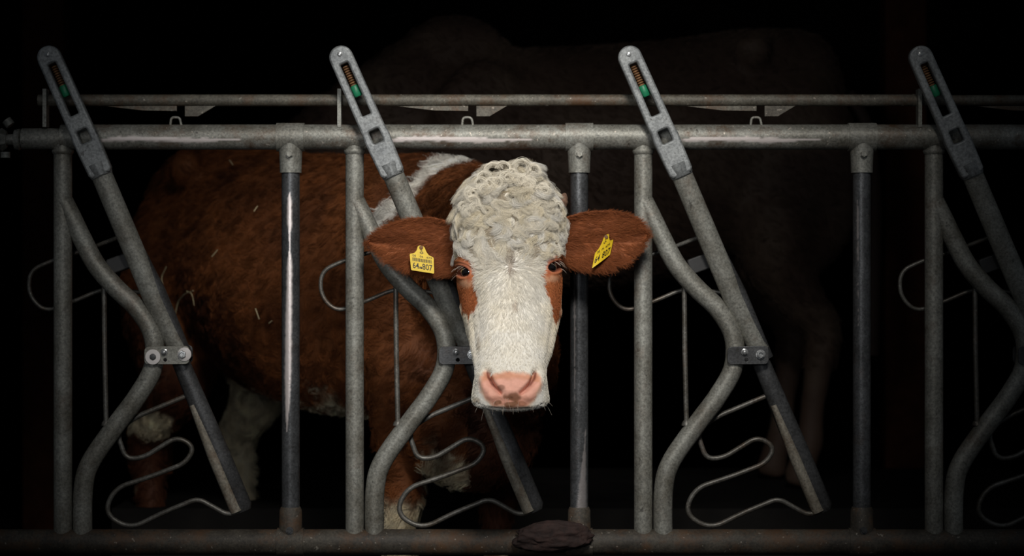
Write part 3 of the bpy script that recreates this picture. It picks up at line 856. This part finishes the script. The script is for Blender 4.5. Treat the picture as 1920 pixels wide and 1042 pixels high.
vs_all = []; fs_all = []; cs_all = []; parts_rng = {}
def addpart(key, v, f, c):
    n = sum(len(q) for q in vs_all); vs_all.append(np.asarray(v, float)); fs_all.extend([[i + n for i in q] for q in f]); cs_all.append(c)
    parts_rng[key] = (n, n + len(v))
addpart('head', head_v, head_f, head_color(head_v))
for k_, (v, f) in (('earL', earL), ('earR', earR)):
    v = np.array(v); addpart(k_, v, f, ear_color(v))
addpart('body', body_v, body_f, body_color(body_v))
allv = np.concatenate(vs_all); allc = np.concatenate(cs_all)
me = mesh_from(allv, fs_all)
bm = bmesh.new(); bm.from_mesh(me)
bmesh.ops.recalc_face_normals(bm, faces=bm.faces); bm.to_mesh(me); bm.free()
set_attr(me, 'coat', allc)
cow = link('cow', me, M_skin)
tag(cow, 'brown cow with curly white face and yellow ear tags looking through the barrier', 'cow')

# ---- hair
me.calc_loop_triangles()
nt = len(me.loop_triangles)
tri = np.zeros(nt * 3, np.int32); me.loop_triangles.foreach_get('vertices', tri); tri = tri.reshape(-1, 3)
vco = np.zeros(len(me.vertices) * 3, np.float32); me.vertices.foreach_get('co', vco); vco = vco.reshape(-1, 3).astype(float)
vno = np.zeros(len(me.vertices) * 3, np.float32); me.vertices.foreach_get('normal', vno); vno = vno.reshape(-1, 3).astype(float)
def scatter(vco, vno, tri, weight, n):
    a, b, c = vco[tri[:, 0]], vco[tri[:, 1]], vco[tri[:, 2]]
    area = .5 * np.linalg.norm(np.cross(b - a, c - a), axis=1)
    w = area * weight((a + b + c) / 3, vno[tri[:, 0]])
    idx = rng.choice(len(tri), n, p=w / w.sum())
    r1 = np.sqrt(rng.random(n))[:, None]; r2 = rng.random(n)[:, None]
    u, v, w_ = 1 - r1, r1 * (1 - r2), r1 * r2
    t_ = tri[idx]
    p = vco[t_[:, 0]] * u + vco[t_[:, 1]] * v + vco[t_[:, 2]] * w_
    nn = vno[t_[:, 0]] * u + vno[t_[:, 1]] * v + vno[t_[:, 2]] * w_
    return p, nn / (np.linalg.norm(nn, axis=1, keepdims=True) + 1e-9)
def norm(v): return v / (np.linalg.norm(v, axis=1, keepdims=True) + 1e-9)
def nearest(p, c, chunk=4000):
    out = np.zeros(len(p), int); c2 = (c ** 2).sum(1)
    for i in range(0, len(p), chunk):
        q = p[i:i + chunk]; out[i:i + chunk] = np.argmin(c2[None] - 2 * q @ c.T, 1)
    return out
def curves_obj(name, pts, rad, col, mat, parent):
    """pts (N,M,3) rad (N,M) col (N,3)"""
    n, m_ = pts.shape[:2]
    hc = bpy.data.hair_curves.new(name); hc.add_curves([m_] * n)
    hc.position_data.foreach_set('vector', pts.reshape(-1).astype(np.float32))
    ra = hc.attributes.get('radius') or hc.attributes.new('radius', 'FLOAT', 'POINT')
    ra.data.foreach_set('value', rad.reshape(-1).astype(np.float32))
    ca = hc.attributes.new('coat', 'FLOAT_COLOR', 'POINT')
    cc = np.ones((n, m_, 4), np.float32); cc[:, :, :3] = col[:, None, :]
    ca.data.foreach_set('color', cc.reshape(-1))
    hc.materials.append(mat)
    o = bpy.data.objects.new(name, hc); COL.objects.link(o)
    if parent is not None: o.parent = parent
    return o
def grow(p, n, dirs, L, M, lift0, lift1, wave, freq, phase, hook, clump_id=None, cp=None, cstr=.0, jitter=.1, thick=.0003):
    """integrate strands; all per-strand arrays"""
    N = len(p); d = dirs - n * (dirs * n).sum(1)[:, None]; d = norm(d); side = np.cross(n, d)
    pts = np.zeros((N, M, 3)); pts[:, 0] = p - n * .0008; cur = pts[:, 0].copy()
    st = (L / (M - 1))[:, None]
    jd = rng.normal(0, jitter, (N, 1)); jn = rng.normal(0, jitter * .6, (N, 1))
    for k in range(1, M):
        t = k / (M - 1)
        ang = (wave * np.sin(2 * np.pi * freq * t + phase) + hook * t)[:, None] + jd
        lf = (lift0 * (1 - t) + lift1 * t)[:, None] + jn
        T = d * np.cos(ang) + side * np.sin(ang) + n * lf
        T = norm(T); cur = cur + T * st; pts[:, k] = cur
    if clump_id is not None and cstr > 0:
        t = np.linspace(0, 1, M)[None, :, None] ** 1.3
        pts += (cp[clump_id] - p)[:, None, :] * t * cstr
    rad = thick * np.linspace(1, .35, M)[None, :] * np.ones((N, 1))
    return pts, rad
hn0, hn1 = parts_rng['head']
def sub(key):
    a, b = parts_rng[key]; return tri[(tri[:, 0] >= a) & (tri[:, 0] < b)]
htri, btri = sub('head'), sub('body')
WX, WY = 956, 505
def hpx(co): return 960 + co[:, 0] / SH, 521 + (CZ - co[:, 2]) / SH
def face_dir(co, nn):
    px, py = hpx(co)
    dx = (px - WX); dz = -(py - WY)
    # below the whorl hair runs down, above it runs up and outwards
    below = sstep(0, 90, py - WY)
    vx = dx * (.35 * below + 1.0 * (1 - below)); vz = np.where(py > WY, dz * 2.2, dz * 1.0) - 6
    d = np.stack([vx, np.zeros_like(vx), vz], -1)
    return norm(d)
# short face hair
def w_face(c, n):
    px, py = hpx(c); w = np.ones(len(c))
    w *= sstep(462, 500, py + 12 * np.sin(px * .2))
    w *= (n[:, 1] < .35)
    w *= sstep(-1, 4, poly_sd(px, py, PADPOLY))
    for pth in NOS:
        for (x1, y1) in pth: w *= sstep(5, 8, np.hypot(px - x1, py - y1))
    for ex_, ey_, sg in EYES: w *= sstep(1.2, 1.5, np.hypot((px - ex_) / 12.5, (py - ey_) / 9.5))
    return w
p, n = scatter(vco, vno, htri, w_face, 62000)
px, py = hpx(p); d = face_dir(p, n)
cc, cn = scatter(vco, vno, htri, w_face, 5200); cid = nearest(p, cc)
nc = len(cc); cph = rng.uniform(0, 6.28, nc); cang = rng.normal(0, .22, nc)
L_ = np.interp(py, [440, 500, 560, 640, 690, 720, 760], [.030, .021, .014, .011, .007, .005, .005]) * rng.uniform(.7, 1.2, len(p))
inpatch = np.minimum(poly_sd(px, py, PATCH_L), poly_sd(px, py, PATCH_R)) < 0; L_ = np.where(inpatch, .007, L_)
for ex_, ey_, sg in EYES: L_ *= .3 + .7 * sstep(16, 38, np.hypot(px - ex_, py - ey_))
lift = np.interp(py, [440, 520, 620, 760], [.55, .4, .32, .3])
wv = np.interp(py, [440, 520, 600], [.7, .35, .12])
pts, rad = grow(p, n, d, L_, 6, lift, lift * .4, wv, 1.0 + 0 * L_, cph[cid], cang[cid], cid, cc, .45, .12, .00030)
col = head_color(p) * rng.uniform(.85, 1.1, (len(p), 1))
curves_obj('face_hair', pts, rad, np.clip(col, 0, 1), M_hair, cow)
# curly poll hair
def w_poll(c, n):
    px, py = hpx(c); w = 1 - sstep(455, 500, py + 10 * np.sin(px * .17)); w *= np.where(n[:, 1] < .3, 1, .0) + (py < 335) * .6
    for ex_, ey_, sg in EYES: w *= sstep(26, 40, np.hypot(px - ex_, py - ey_))
    return w
C_ROOT = lin(176, 160, 136)
def poll_layer(n_str, n_clump, Ls, wv_, lift_, thick, cstr, rotj, seedlift):
    p, n = scatter(vco, vno, htri, w_poll, n_str)
    cc, cn = scatter(vco, vno, htri, w_poll, n_clump); cid = nearest(p, cc); nc = len(cc)
    cpx, cpy = hpx(cc); dx = cpx - WX
    up = sstep(-25, 25, cpy - 418)
    vx = (np.sign(dx) * .35 + dx / 75) * (1 - up) + dx / 55 * up + rng.normal(0, rotj, nc)
    vz = -.75 * (1 - up) + np.clip((WY - cpy) / 70, .1, 1) * up + rng.normal(0, rotj, nc)
    cdir = norm(np.stack([vx, np.full(nc, -.15) * (1 - up), vz], -1))
    cL = np.interp(cpy, [320, 380, 440, 500], Ls) * rng.uniform(.75, 1.25, nc)
    cw = np.interp(cpy, [320, 440, 500], wv_) * rng.uniform(.75, 1.2, nc) * np.where(rng.random(nc) < .5, 1, -1)
    cf = rng.uniform(.75, 1.35, nc); cph = rng.normal(.3, .8, nc); chk = rng.normal(0, .9, nc)
    cl0 = np.interp(cpy, [320, 380, 480], lift_) * rng.uniform(.8, 1.2, nc); cl1 = -.25 + 0 * cl0
    nb = norm(cn[cid] * .8 + n * .2)
    pts, rad = grow(p, nb, cdir[cid], cL[cid] * rng.uniform(.85, 1.1, len(p)), 14, cl0[cid], cl1[cid], cw[cid], cf[cid], cph[cid] + rng.normal(0, .10, len(p)), chk[cid], cid, cc, cstr, .075, thick)
    tone = rng.uniform(0, 1, nc)
    col = C_WHITE * (1 - .8 * tone[cid][:, None]) + C_CREAM * .8 * tone[cid][:, None]
    return pts, rad, col * rng.uniform(.62, 1.14, (len(p), 1))
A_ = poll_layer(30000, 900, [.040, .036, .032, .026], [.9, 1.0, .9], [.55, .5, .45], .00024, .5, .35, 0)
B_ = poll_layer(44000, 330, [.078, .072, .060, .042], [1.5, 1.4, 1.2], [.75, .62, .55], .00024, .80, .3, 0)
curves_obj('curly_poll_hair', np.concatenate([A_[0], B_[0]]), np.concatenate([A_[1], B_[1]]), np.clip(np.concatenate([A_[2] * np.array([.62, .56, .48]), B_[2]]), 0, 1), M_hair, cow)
# big loose ringlets on the crown
ring_p = []; ring_r = []; ring_c = []
for q in range(46):
    if q < 5: bx_, by_, R = [(925, 322, 16), (945, 316, 13), (978, 318, 17), (1000, 322, 13), (908, 334, 12)][q]
    else:
        an = rng.uniform(0, math.pi); bx_ = 955 + 88 * math.cos(an) * rng.uniform(.75, 1.02); by_ = 400 - 72 * math.sin(an) * rng.uniform(.8, 1.03); R = rng.uniform(6, 11)
    sg = -1 if bx_ < 955 else 1
    if rng.random() < .2: sg = -sg
    Yb = np.interp(by_, [320, 360, 400], [-.215, -.265, -.29]) + .05 * (abs(bx_ - 955) / 95) ** 2
    N_ = 60 if q < 5 else 34; M_ = 16
    ph0 = rng.uniform(-.4, .3); turns = rng.uniform(.75, 1.1)
    wdt = .0045
    for k in range(N_):
        t = np.linspace(0, 1, M_); off = rng.normal(0, 1, 3) * np.array([.0022, wdt, .0022])
        rr_ = R * K * (1 + rng.normal(0, .08)) * (1 - .35 * t)
        a_ = ph0 + math.pi * (.9 if sg > 0 else .1) * 1.0 - sg * t * turns * 2 * math.pi
        c0 = P(bx_, by_, Yb)
        x = c0.x + rr_ * np.cos(a_); z = c0.z + rr_ * np.sin(a_); y = c0.y + off[1] * 1.5 - .012 * t
        ring_p.append(np.stack([x + off[0], y + 0 * t, z + off[2]], -1)); ring_c.append((C_WHITE * .6 + C_CREAM * .4) * rng.uniform(.85, 1.1)); ring_r.append(.00034 * np.linspace(1, .4, M_))
curves_obj('crown_ringlets', np.array(ring_p), np.array(ring_r), np.clip(np.array(ring_c), 0, 1), M_hair, cow)
# ear fur
for key, tipx in (('earL', 690), ('earR', 1215)):
    et = sub(key)
    p, n = scatter(vco, vno, et, lambda c, n: np.where(n[:, 1] < .2, 1, .35), 15000)
    px, py = proj(p)
    sgx = -1 if tipx < 900 else 1
    d = norm(np.stack([np.full(len(p), sgx * 1.0), 0 * px, np.where(py > 455, -.65, .12)], -1))
    cc, cn = scatter(vco, vno, et, lambda c, n: np.ones(len(c)), 900); cid = nearest(p, cc)
    L_ = rng.uniform(.010, .019, len(p)) * (1 + .5 * (py > 480))
    pts, rad = grow(p, n, d, L_, 5, .35 + 0 * L_, .15 + 0 * L_, .25 + 0 * L_, 1 + 0 * L_, rng.uniform(0, 6.28, 900)[cid], rng.normal(0, .35, 900)[cid], cid, cc, .35, .18, .00027)
    curves_obj('ear_fur', pts, rad, np.clip(ear_color(p) * rng.uniform(.75, 1.25, (len(p), 1)), 0, 1), M_hair, cow)
# body fur
def w_body(c, n):
    px, py = proj(c)
    v = (-n[:, 1] + .25 * -np.sign(c[:, 0]) * 0)
    return np.where(v > -.25, 1, .12) * ((px > 150) & (px < 1250)) * (c[:, 2] > .25) * (c[:, 1] > -.12)
p, n = scatter(vco, vno, btri, w_body, 105000)
hv = np.array((Hw - Fw).normalized()[:])
cc, cn = scatter(vco, vno, btri, w_body, 3800); cid = nearest(p, cc); nc = len(cc)
flow = norm(np.stack([hv[0] * .8 + .8 * (vnoise(cc, 4, 21) - .5) * 2, hv[1] + 0 * cn[:, 0], -.75 + .9 * (vnoise(cc, 5, 23) - .5) * 2], -1))
L_ = rng.uniform(.022, .036, nc); L_ = np.where(cc[:, 2] < .75, L_ * 1.15, L_)
pts, rad = grow(p, n, flow[cid], L_[cid] * rng.uniform(.8, 1.1, len(p)), 7, .55 + 0 * px[:1].repeat(len(p)), .1 + np.zeros(len(p)), rng.uniform(.5, 1.4, nc)[cid], rng.uniform(.7, 1.3, nc)[cid], rng.uniform(0, 6.28, nc)[cid], rng.normal(0, .4, nc)[cid], cid, cc, .5, .12, .00048)
tone = rng.uniform(.55, 1.45, nc)
curves_obj('body_fur', pts, rad, np.clip(body_color(p) * tone[cid][:, None] * rng.uniform(.8, 1.2, (len(p), 1)), 0, 1), M_hair, cow)

# ---- eyes
for (ex_, ey_, sg) in EYES:
    # centre just inside the surface at that place of the head
    dd = np.hypot(hx - ex_, hy - ey_) + 1000 * (front2 < .5)
    ij = np.unravel_index(np.argmin(dd), dd.shape)
    surf = V[ij] - Nn[ij] * disp[ij]; nrm = Vector(Nn[ij])
    rad_e = .0205
    c = Vector(surf) - nrm * (rad_e - .0015)
    bm = bmesh.new(); bmesh.ops.create_uvsphere(bm, u_segments=48, v_segments=32, radius=rad_e)
    gaze = Vector((-.25 * sg, -1, -.05)).normalized()
    Rm = gaze.to_track_quat('Z', 'Y').to_matrix()
    dots = []
    for v in bm.verts:
        q = v.co.normalized(); dots.append((math.degrees(math.acos(max(-1, min(1, q.z)))), q.x, q.y))
        if q.z > .8: v.co += Vector((0, 0, 1)) * .0012 * (q.z - .8) / .2
        v.co = Rm @ v.co + c
    me_e = bpy.data.meshes.new('eye'); bm.to_mesh(me_e); bm.free()
    for pl in me_e.polygons: pl.use_smooth = True
    cols = []
    for a_, qx, qy in dots:
        if a_ < 54: cols.append(lin(14, 11, 11))
        elif a_ < 57: cols.append(lin(40, 26, 20))
        else: cols.append(lin(168, 140, 134) if a_ > 60 else lin(84, 66, 62))
    set_attr(me_e, 'coat', np.array(cols))
    link('eye', me_e, M_eye, cow)
    # lashes
    lp = []; lr = []
    for k in range(26):
        a_ = rng.uniform(-1.0, 1.0); up = rng.random() < .75
        bx_ = ex_ + 12 * math.sin(a_) - sg * 2; by_ = ey_ + (-9 if up else 8) * math.cos(a_) * 1.0
        dd = np.hypot(hx - bx_, hy - by_) + 1000 * (front2 < .5); ij = np.unravel_index(np.argmin(dd), dd.shape)
        b0 = V[ij]; L0 = rng.uniform(.008, .018)
        t = np.linspace(0, 1, 7)[:, None]
        dr = np.array([-sg * rng.uniform(.9, 1.6), -.45, (.0 if up else -.2)]); dr /= np.linalg.norm(dr)
        lp.append(b0 + dr * L0 * t + np.array([0, 0, -1]) * L0 * .65 * t ** 2); lr.append(.00017 * np.linspace(1, .3, 7))
    curves_obj('eyelashes', np.array(lp), np.array(lr), np.tile(lin(225, 205, 185), (len(lp), 1)), M_hair, cow)
# whiskers on the muzzle and chin
lp = []
for k in range(22):
    bx_ = rng.uniform(886, 1030); by_ = rng.uniform(738, 760)
    dd = np.hypot(hx - bx_, hy - by_) + 1000 * (front2 < .5); ij = np.unravel_index(np.argmin(dd), dd.shape)
    b0 = V[ij]; L0 = rng.uniform(.008, .022); t = np.linspace(0, 1, 6)[:, None]
    dr = Nn[ij] * .8 + np.array([(bx_ - 957) / 120, -.2, -.7]) + rng.normal(0, .15, 3); dr /= np.linalg.norm(dr)
    lp.append(b0 + dr * L0 * t + np.array([0, 0, -1]) * L0 * .3 * t ** 2)
curves_obj('whiskers', np.array(lp), np.tile(.0002 * np.linspace(1, .3, 6), (len(lp), 1)), np.tile(lin(215, 200, 180), (len(lp), 1)), M_hair, cow)
# horn buds
for (bx_, by_, rx, rz, tilt) in ((1054, 378, 11, 17, .35), (856, 398, 7, 13, -.35)):
    bm = bmesh.new(); bmesh.ops.create_icosphere(bm, subdivisions=4, radius=1)
    c = P(bx_, by_, -.17); Rm = Matrix.Rotation(tilt, 3, 'Y')
    for v in bm.verts:
        q = v.co.copy(); kx = 1 - .35 * max(0, q.z)
        nz_ = 1 + .06 * math.sin(q.z * 14) 
        v.co = Rm @ Vector((q.x * rx * K * kx * nz_, q.y * .016 * nz_, q.z * rz * K)) + c
    me_h = bpy.data.meshes.new('horn_bud'); bm.to_mesh(me_h); bm.free()
    for pl in me_h.polygons: pl.use_smooth = True
    link('horn_bud', me_h, M_horn, cow)
# tail
m = MB(); pts_ = [LW1(-.25, 0, 1.22), LW1(-.31, 0, 1.14), LW1(-.34, 0, .95), LW1(-.335, 0, .7), LW1(-.33, 0, .5), LW1(-.33, 0, .36)]
m.tube(arc_path(pts_, .08, 4), [.034] * 4 + [.028] * 6 + [.024] * 6 + [.03] * (len(arc_path(pts_, .08, 4)) - 16), 14)
tl = m.build('tail', M_skin, cow); set_attr(tl.data, 'coat', np.tile(C_BROWN, (len(tl.data.vertices), 1)))

# ---- ear tags (yellow, printed on both faces of the photo's tags)
def text_loops(txt, size_w, size_h):
    cu = bpy.data.curves.new('tx', 'FONT'); cu.body = txt; cu.size = 1; cu.resolution_u = 3; cu.fill_mode = 'FRONT'
    cu.offset = .012
    o = bpy.data.objects.new('tx', cu); COL.objects.link(o)
    dg = bpy.context.evaluated_depsgraph_get(); me = bpy.data.meshes.new_from_object(o.evaluated_get(dg)); bpy.data.objects.remove(o)
    co = np.array([v.co[:] for v in me.vertices]); mn = co.min(0); mx = co.max(0)
    uv = (co[:, :2] - mn[:2]) / (mx[:2] - mn[:2]) * np.array([size_w, size_h])
    return uv, [tuple(p.vertices) for p in me.polygons]
def ear_tag(outline, fmap, with_bar, label):
    """outline in uv; fmap(u,v,depth)->world"""
    mb = MB()
    ol = round_poly(outline, .05, 3); n = len(ol)
    thick = .0016
    fr = [fmap(u, v, -thick) for u, v in ol]; bk = [fmap(u, v, 0) for u, v in ol]
    # fan from centre
    cen = (0.5, .42)
    v = fr + bk + [fmap(*cen, -thick), fmap(*cen, 0)]
    f = [(i, (i + 1) % n, 2 * n) for i in range(n)] + [(n + (i + 1) % n, n + i, 2 * n + 1) for i in range(n)] + [(i, n + i, n + (i + 1) % n, (i + 1) % n) for i in range(n)]
    mb.cur = 0; mb.add(v, f)
    mb.cur = 1
    def put(txt, u0, v0, w, h):
        uv, fs = text_loops(txt, w, h); mb.add([fmap(u0 + a, v0 + b, -thick - .0004) for a, b in uv], fs)
    def rect(u0, v0, w, h):
        q = [(u0, v0), (u0 + w, v0), (u0 + w, v0 + h), (u0, v0 + h)]
        mb.add([fmap(a, b, -thick - .0004) for a, b in q], [(0, 1, 2, 3)])
    if with_bar:
        put('64', .10, .09, .26, .23); put('807', .50, .09, .42, .23)
        rect(.36, .12, .13, .03); rect(.38, .16, .10, .025); rect(.44, .11, .05, .05)
        put('DE', .12, .545, .14, .07); put('06', .42, .545, .14, .07); put('673', .70, .545, .22, .07)
        u = .1; k = 0
        while u < .9:
            w = (.012, .02, .03)[(k * 7 + 3) % 3]; rect(u, .37, w, .13); u += w + (.012, .018)[(k * 5) % 2]; k += 1
    else:
        put('64', .08, .14, .28, .24); put('807', .48, .14, .45, .24)
        put('DE', .14, .48, .14, .08); put('06', .38, .48, .14, .08); put('673', .60, .48, .24, .08)
    # round emblem of small strokes near the neck of the tag
    for k in range(7):
        a_ = k * 2 * math.pi / 7; rect(.5 + .055 * math.cos(a_) - .02, .72 + .035 * math.sin(a_), .045, .022)
    rect(.47, .80, .07, .02); rect(.46, .835, .05, .02)
    mb.cur = 2
    # stud pin
    c = fmap(.5, .93, -thick); mb.lathe(c, (0, -1, 0), [(-.03, .0022), (0, .0022), (0, .0048), (.0022, .0044), (.003, .002)], 16)
    o = mb.build('ear_tag', [M_tagy, M_print, M_rustrod], cow); o['label'] = label
    return o
def affine(pa, pb, pc, Y0, Yu, Yv, curl=0):
    """pa = px of (0,0), pb = px of (1,0), pc = px of (0,1)"""
    def f(u, v, dep):
        x = pa[0] + (pb[0] - pa[0]) * u + (pc[0] - pa[0]) * v; y = pa[1] + (pb[1] - pa[1]) * u + (pc[1] - pa[1]) * v
        return P(x, y, Y0 + Yu * u + Yv * v + dep + curl * (u - .5) ** 2)
    return f
OUT = [(.02, 0), (.98, 0), (1.0, .62), (.80, .68), (.70, .80), (.64, .97), (.5, 1.02), (.36, .97), (.31, .80), (.20, .68), (0, .62)]
fL = affine((770, 506), (815, 513), (767, 457), -.166, .004, .004)
ear_tag(OUT, fL, True, 'yellow ear tag with black number and barcode')
fR = affine((1110, 503), (1144, 480), (1120, 452), -.170, .030, .012, .02)
OUTR = [(.0, 0), (.5, .02), (.98, .06), (1.0, .62), (.80, .66), (.70, .80), (.66, .97), (.5, 1.02), (.36, .97), (.31, .80), (.20, .66), (0, .56)]
ear_tag(OUTR, fR, False, 'twisted yellow ear tag with black number')

# ---- straw on the flank
def surf_at(px, py):
    q = body_v[(body_v[:, 1] > .25)]; a, b = proj(q); k = np.hypot(a - px, b - py) < 10
    if not k.any(): return None
    return q[k][:, 1].min()
straws = [([(328, 590), (334, 565), (346, 551), (362, 545)], .0036, 'pale bent straw, broadest of those on the cow flank'),
          ([(350, 546), (360, 549), (364, 572)], .0026, 'short pale straw hooked over the end of the bent straw on the flank'),
          ([(306, 540), (302, 520), (312, 500)], .0026, 'straw upright on the flank beside the leftmost locking lever'),
          ([(397, 481), (404, 473), (408, 468)], .0022, 'tiny straw high on the flank left of the shiny pole'),
          ([(476, 396), (483, 386)], .002, 'faint straw on the back near the shiny pole top'),
          ([(479, 578), (484, 592), (486, 598)], .002, 'thin straw low on the flank left of the shiny pole'),
          ([(504, 606), (510, 601)], .0022, 'small straw speck on the flank nearest the shiny pole'),
          ([(430, 300), (437, 309)], .0022, 'straw speck on the back just under the top rail')]
for pl, r, lb in straws:
    Ys = [surf_at(a, b) for a, b in pl]
    Yv_ = [y for y in Ys if y is not None]
    if not Yv_: continue
    Ym = min(Yv_)
    m = MB(); pts3 = [P(a, b, (y if y is not None else Ym) - .022) for (a, b), y in zip(pl, Ys)]
    m.tube(pts3 if len(pts3) < 3 else arc_path(pts3, .02, 5), r * .62, 8, ry=.5)
    tag(m.build('straw', M_straw), lb, 'straw', 'straw stalks on the cow')

# ------------------------------------------------------------------ dark cow behind
F2 = Vector((-.22, 2.30, 0)); H2 = Vector((.90, 2.46, 0))
sc2 = 1.12
neck2 = [(-.35, 2.29, 1.52, .20, .29), (-.62, 2.27, 1.40, .15, .22), (-.85, 2.27, 1.22, .13, .19), (-1.0, 2.27, 1.05, .10, .15), (-1.1, 2.27, .90, .075, .11), (-1.15, 2.27, .82, .07, .09)]
ex2 = [((-.20, 2.31, 1.70), (.22, .13, .20)), ((-.92, 2.11, 1.2), (.03, .10, .05)), ((-.92, 2.43, 1.2), (.03, .10, .05))]
bv, bf, LW2 = body_shell(F2, H2, sc2, .28, neck2, ex2, voxel=.018)
me2 = mesh_from(bv, bf)
nz = vnoise(bv, 6, 31); w = sstep(.45, .8, nz)[:, None] * .5
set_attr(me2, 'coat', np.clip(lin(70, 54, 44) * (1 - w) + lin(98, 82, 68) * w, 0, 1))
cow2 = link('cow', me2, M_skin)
tag(cow2, 'dark brown cow standing in shadow behind, seen from the side, its back above the rails', 'cow')
m = MB(); pts_ = [LW2(-.25, 0, 1.22), LW2(-.32, 0, 1.12), LW2(-.34, 0, .9), LW2(-.335, 0, .6), LW2(-.33, 0, .4)]
m.tube(arc_path(pts_, .08, 4), .028, 12); tl = m.build('tail', M_skin, cow2); set_attr(tl.data, 'coat', np.tile(lin(50, 36, 28), (len(tl.data.vertices), 1)))
b2 = np.array(bv)
tr = []
me2.calc_loop_triangles(); tri2 = np.zeros(len(me2.loop_triangles) * 3, np.int32); me2.loop_triangles.foreach_get('vertices', tri2); tri2 = tri2.reshape(-1, 3)
vn2 = np.zeros(len(b2) * 3, np.float32); me2.vertices.foreach_get('normal', vn2); vn2 = vn2.reshape(-1, 3).astype(float)
w2_ = lambda c, n: (n[:, 1] < .3) * (c[:, 2] > .7) * 1.0
p, n = scatter(b2, vn2, tri2, w2_, 30000); cc, cn = scatter(b2, vn2, tri2, w2_, 2500); cid = nearest(p, cc)
pts, rad = grow(p, n, np.tile(np.array([.8, 0, -.6]), (len(p), 1)), rng.uniform(.02, .035, len(p)), 4, np.full(len(p), .5), np.full(len(p), .1), np.full(len(p), .4), np.full(len(p), 1.), rng.uniform(0, 6.28, 2500)[cid], rng.normal(0, .4, 2500)[cid], cid, cc, .5, .15, .0009)
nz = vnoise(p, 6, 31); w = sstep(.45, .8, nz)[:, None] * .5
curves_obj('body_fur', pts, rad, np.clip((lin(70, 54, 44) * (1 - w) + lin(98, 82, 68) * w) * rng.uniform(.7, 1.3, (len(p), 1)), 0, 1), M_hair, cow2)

# ------------------------------------------------------------------ timber posts deep in the barn
for px, lb in ((88, 'dim reddish timber post deep in the barn behind the leftmost lever'), (1692, 'dim timber post deep in the barn above the right end of the rail')):
    m = MB(); q = P(px, 0, 3.4); me_p = plate_mesh([round_poly([(-.08, 0), (-.08, 3.39), (.08, 3.39), (.08, 0)], .01, 2)], .16, .006)
    m.from_mesh(me_p, Matrix.Translation((q.x, 3.4, 0)))
    tag(m.build('timber_post', M_timber), lb, 'post', 'timber posts deep in the barn')
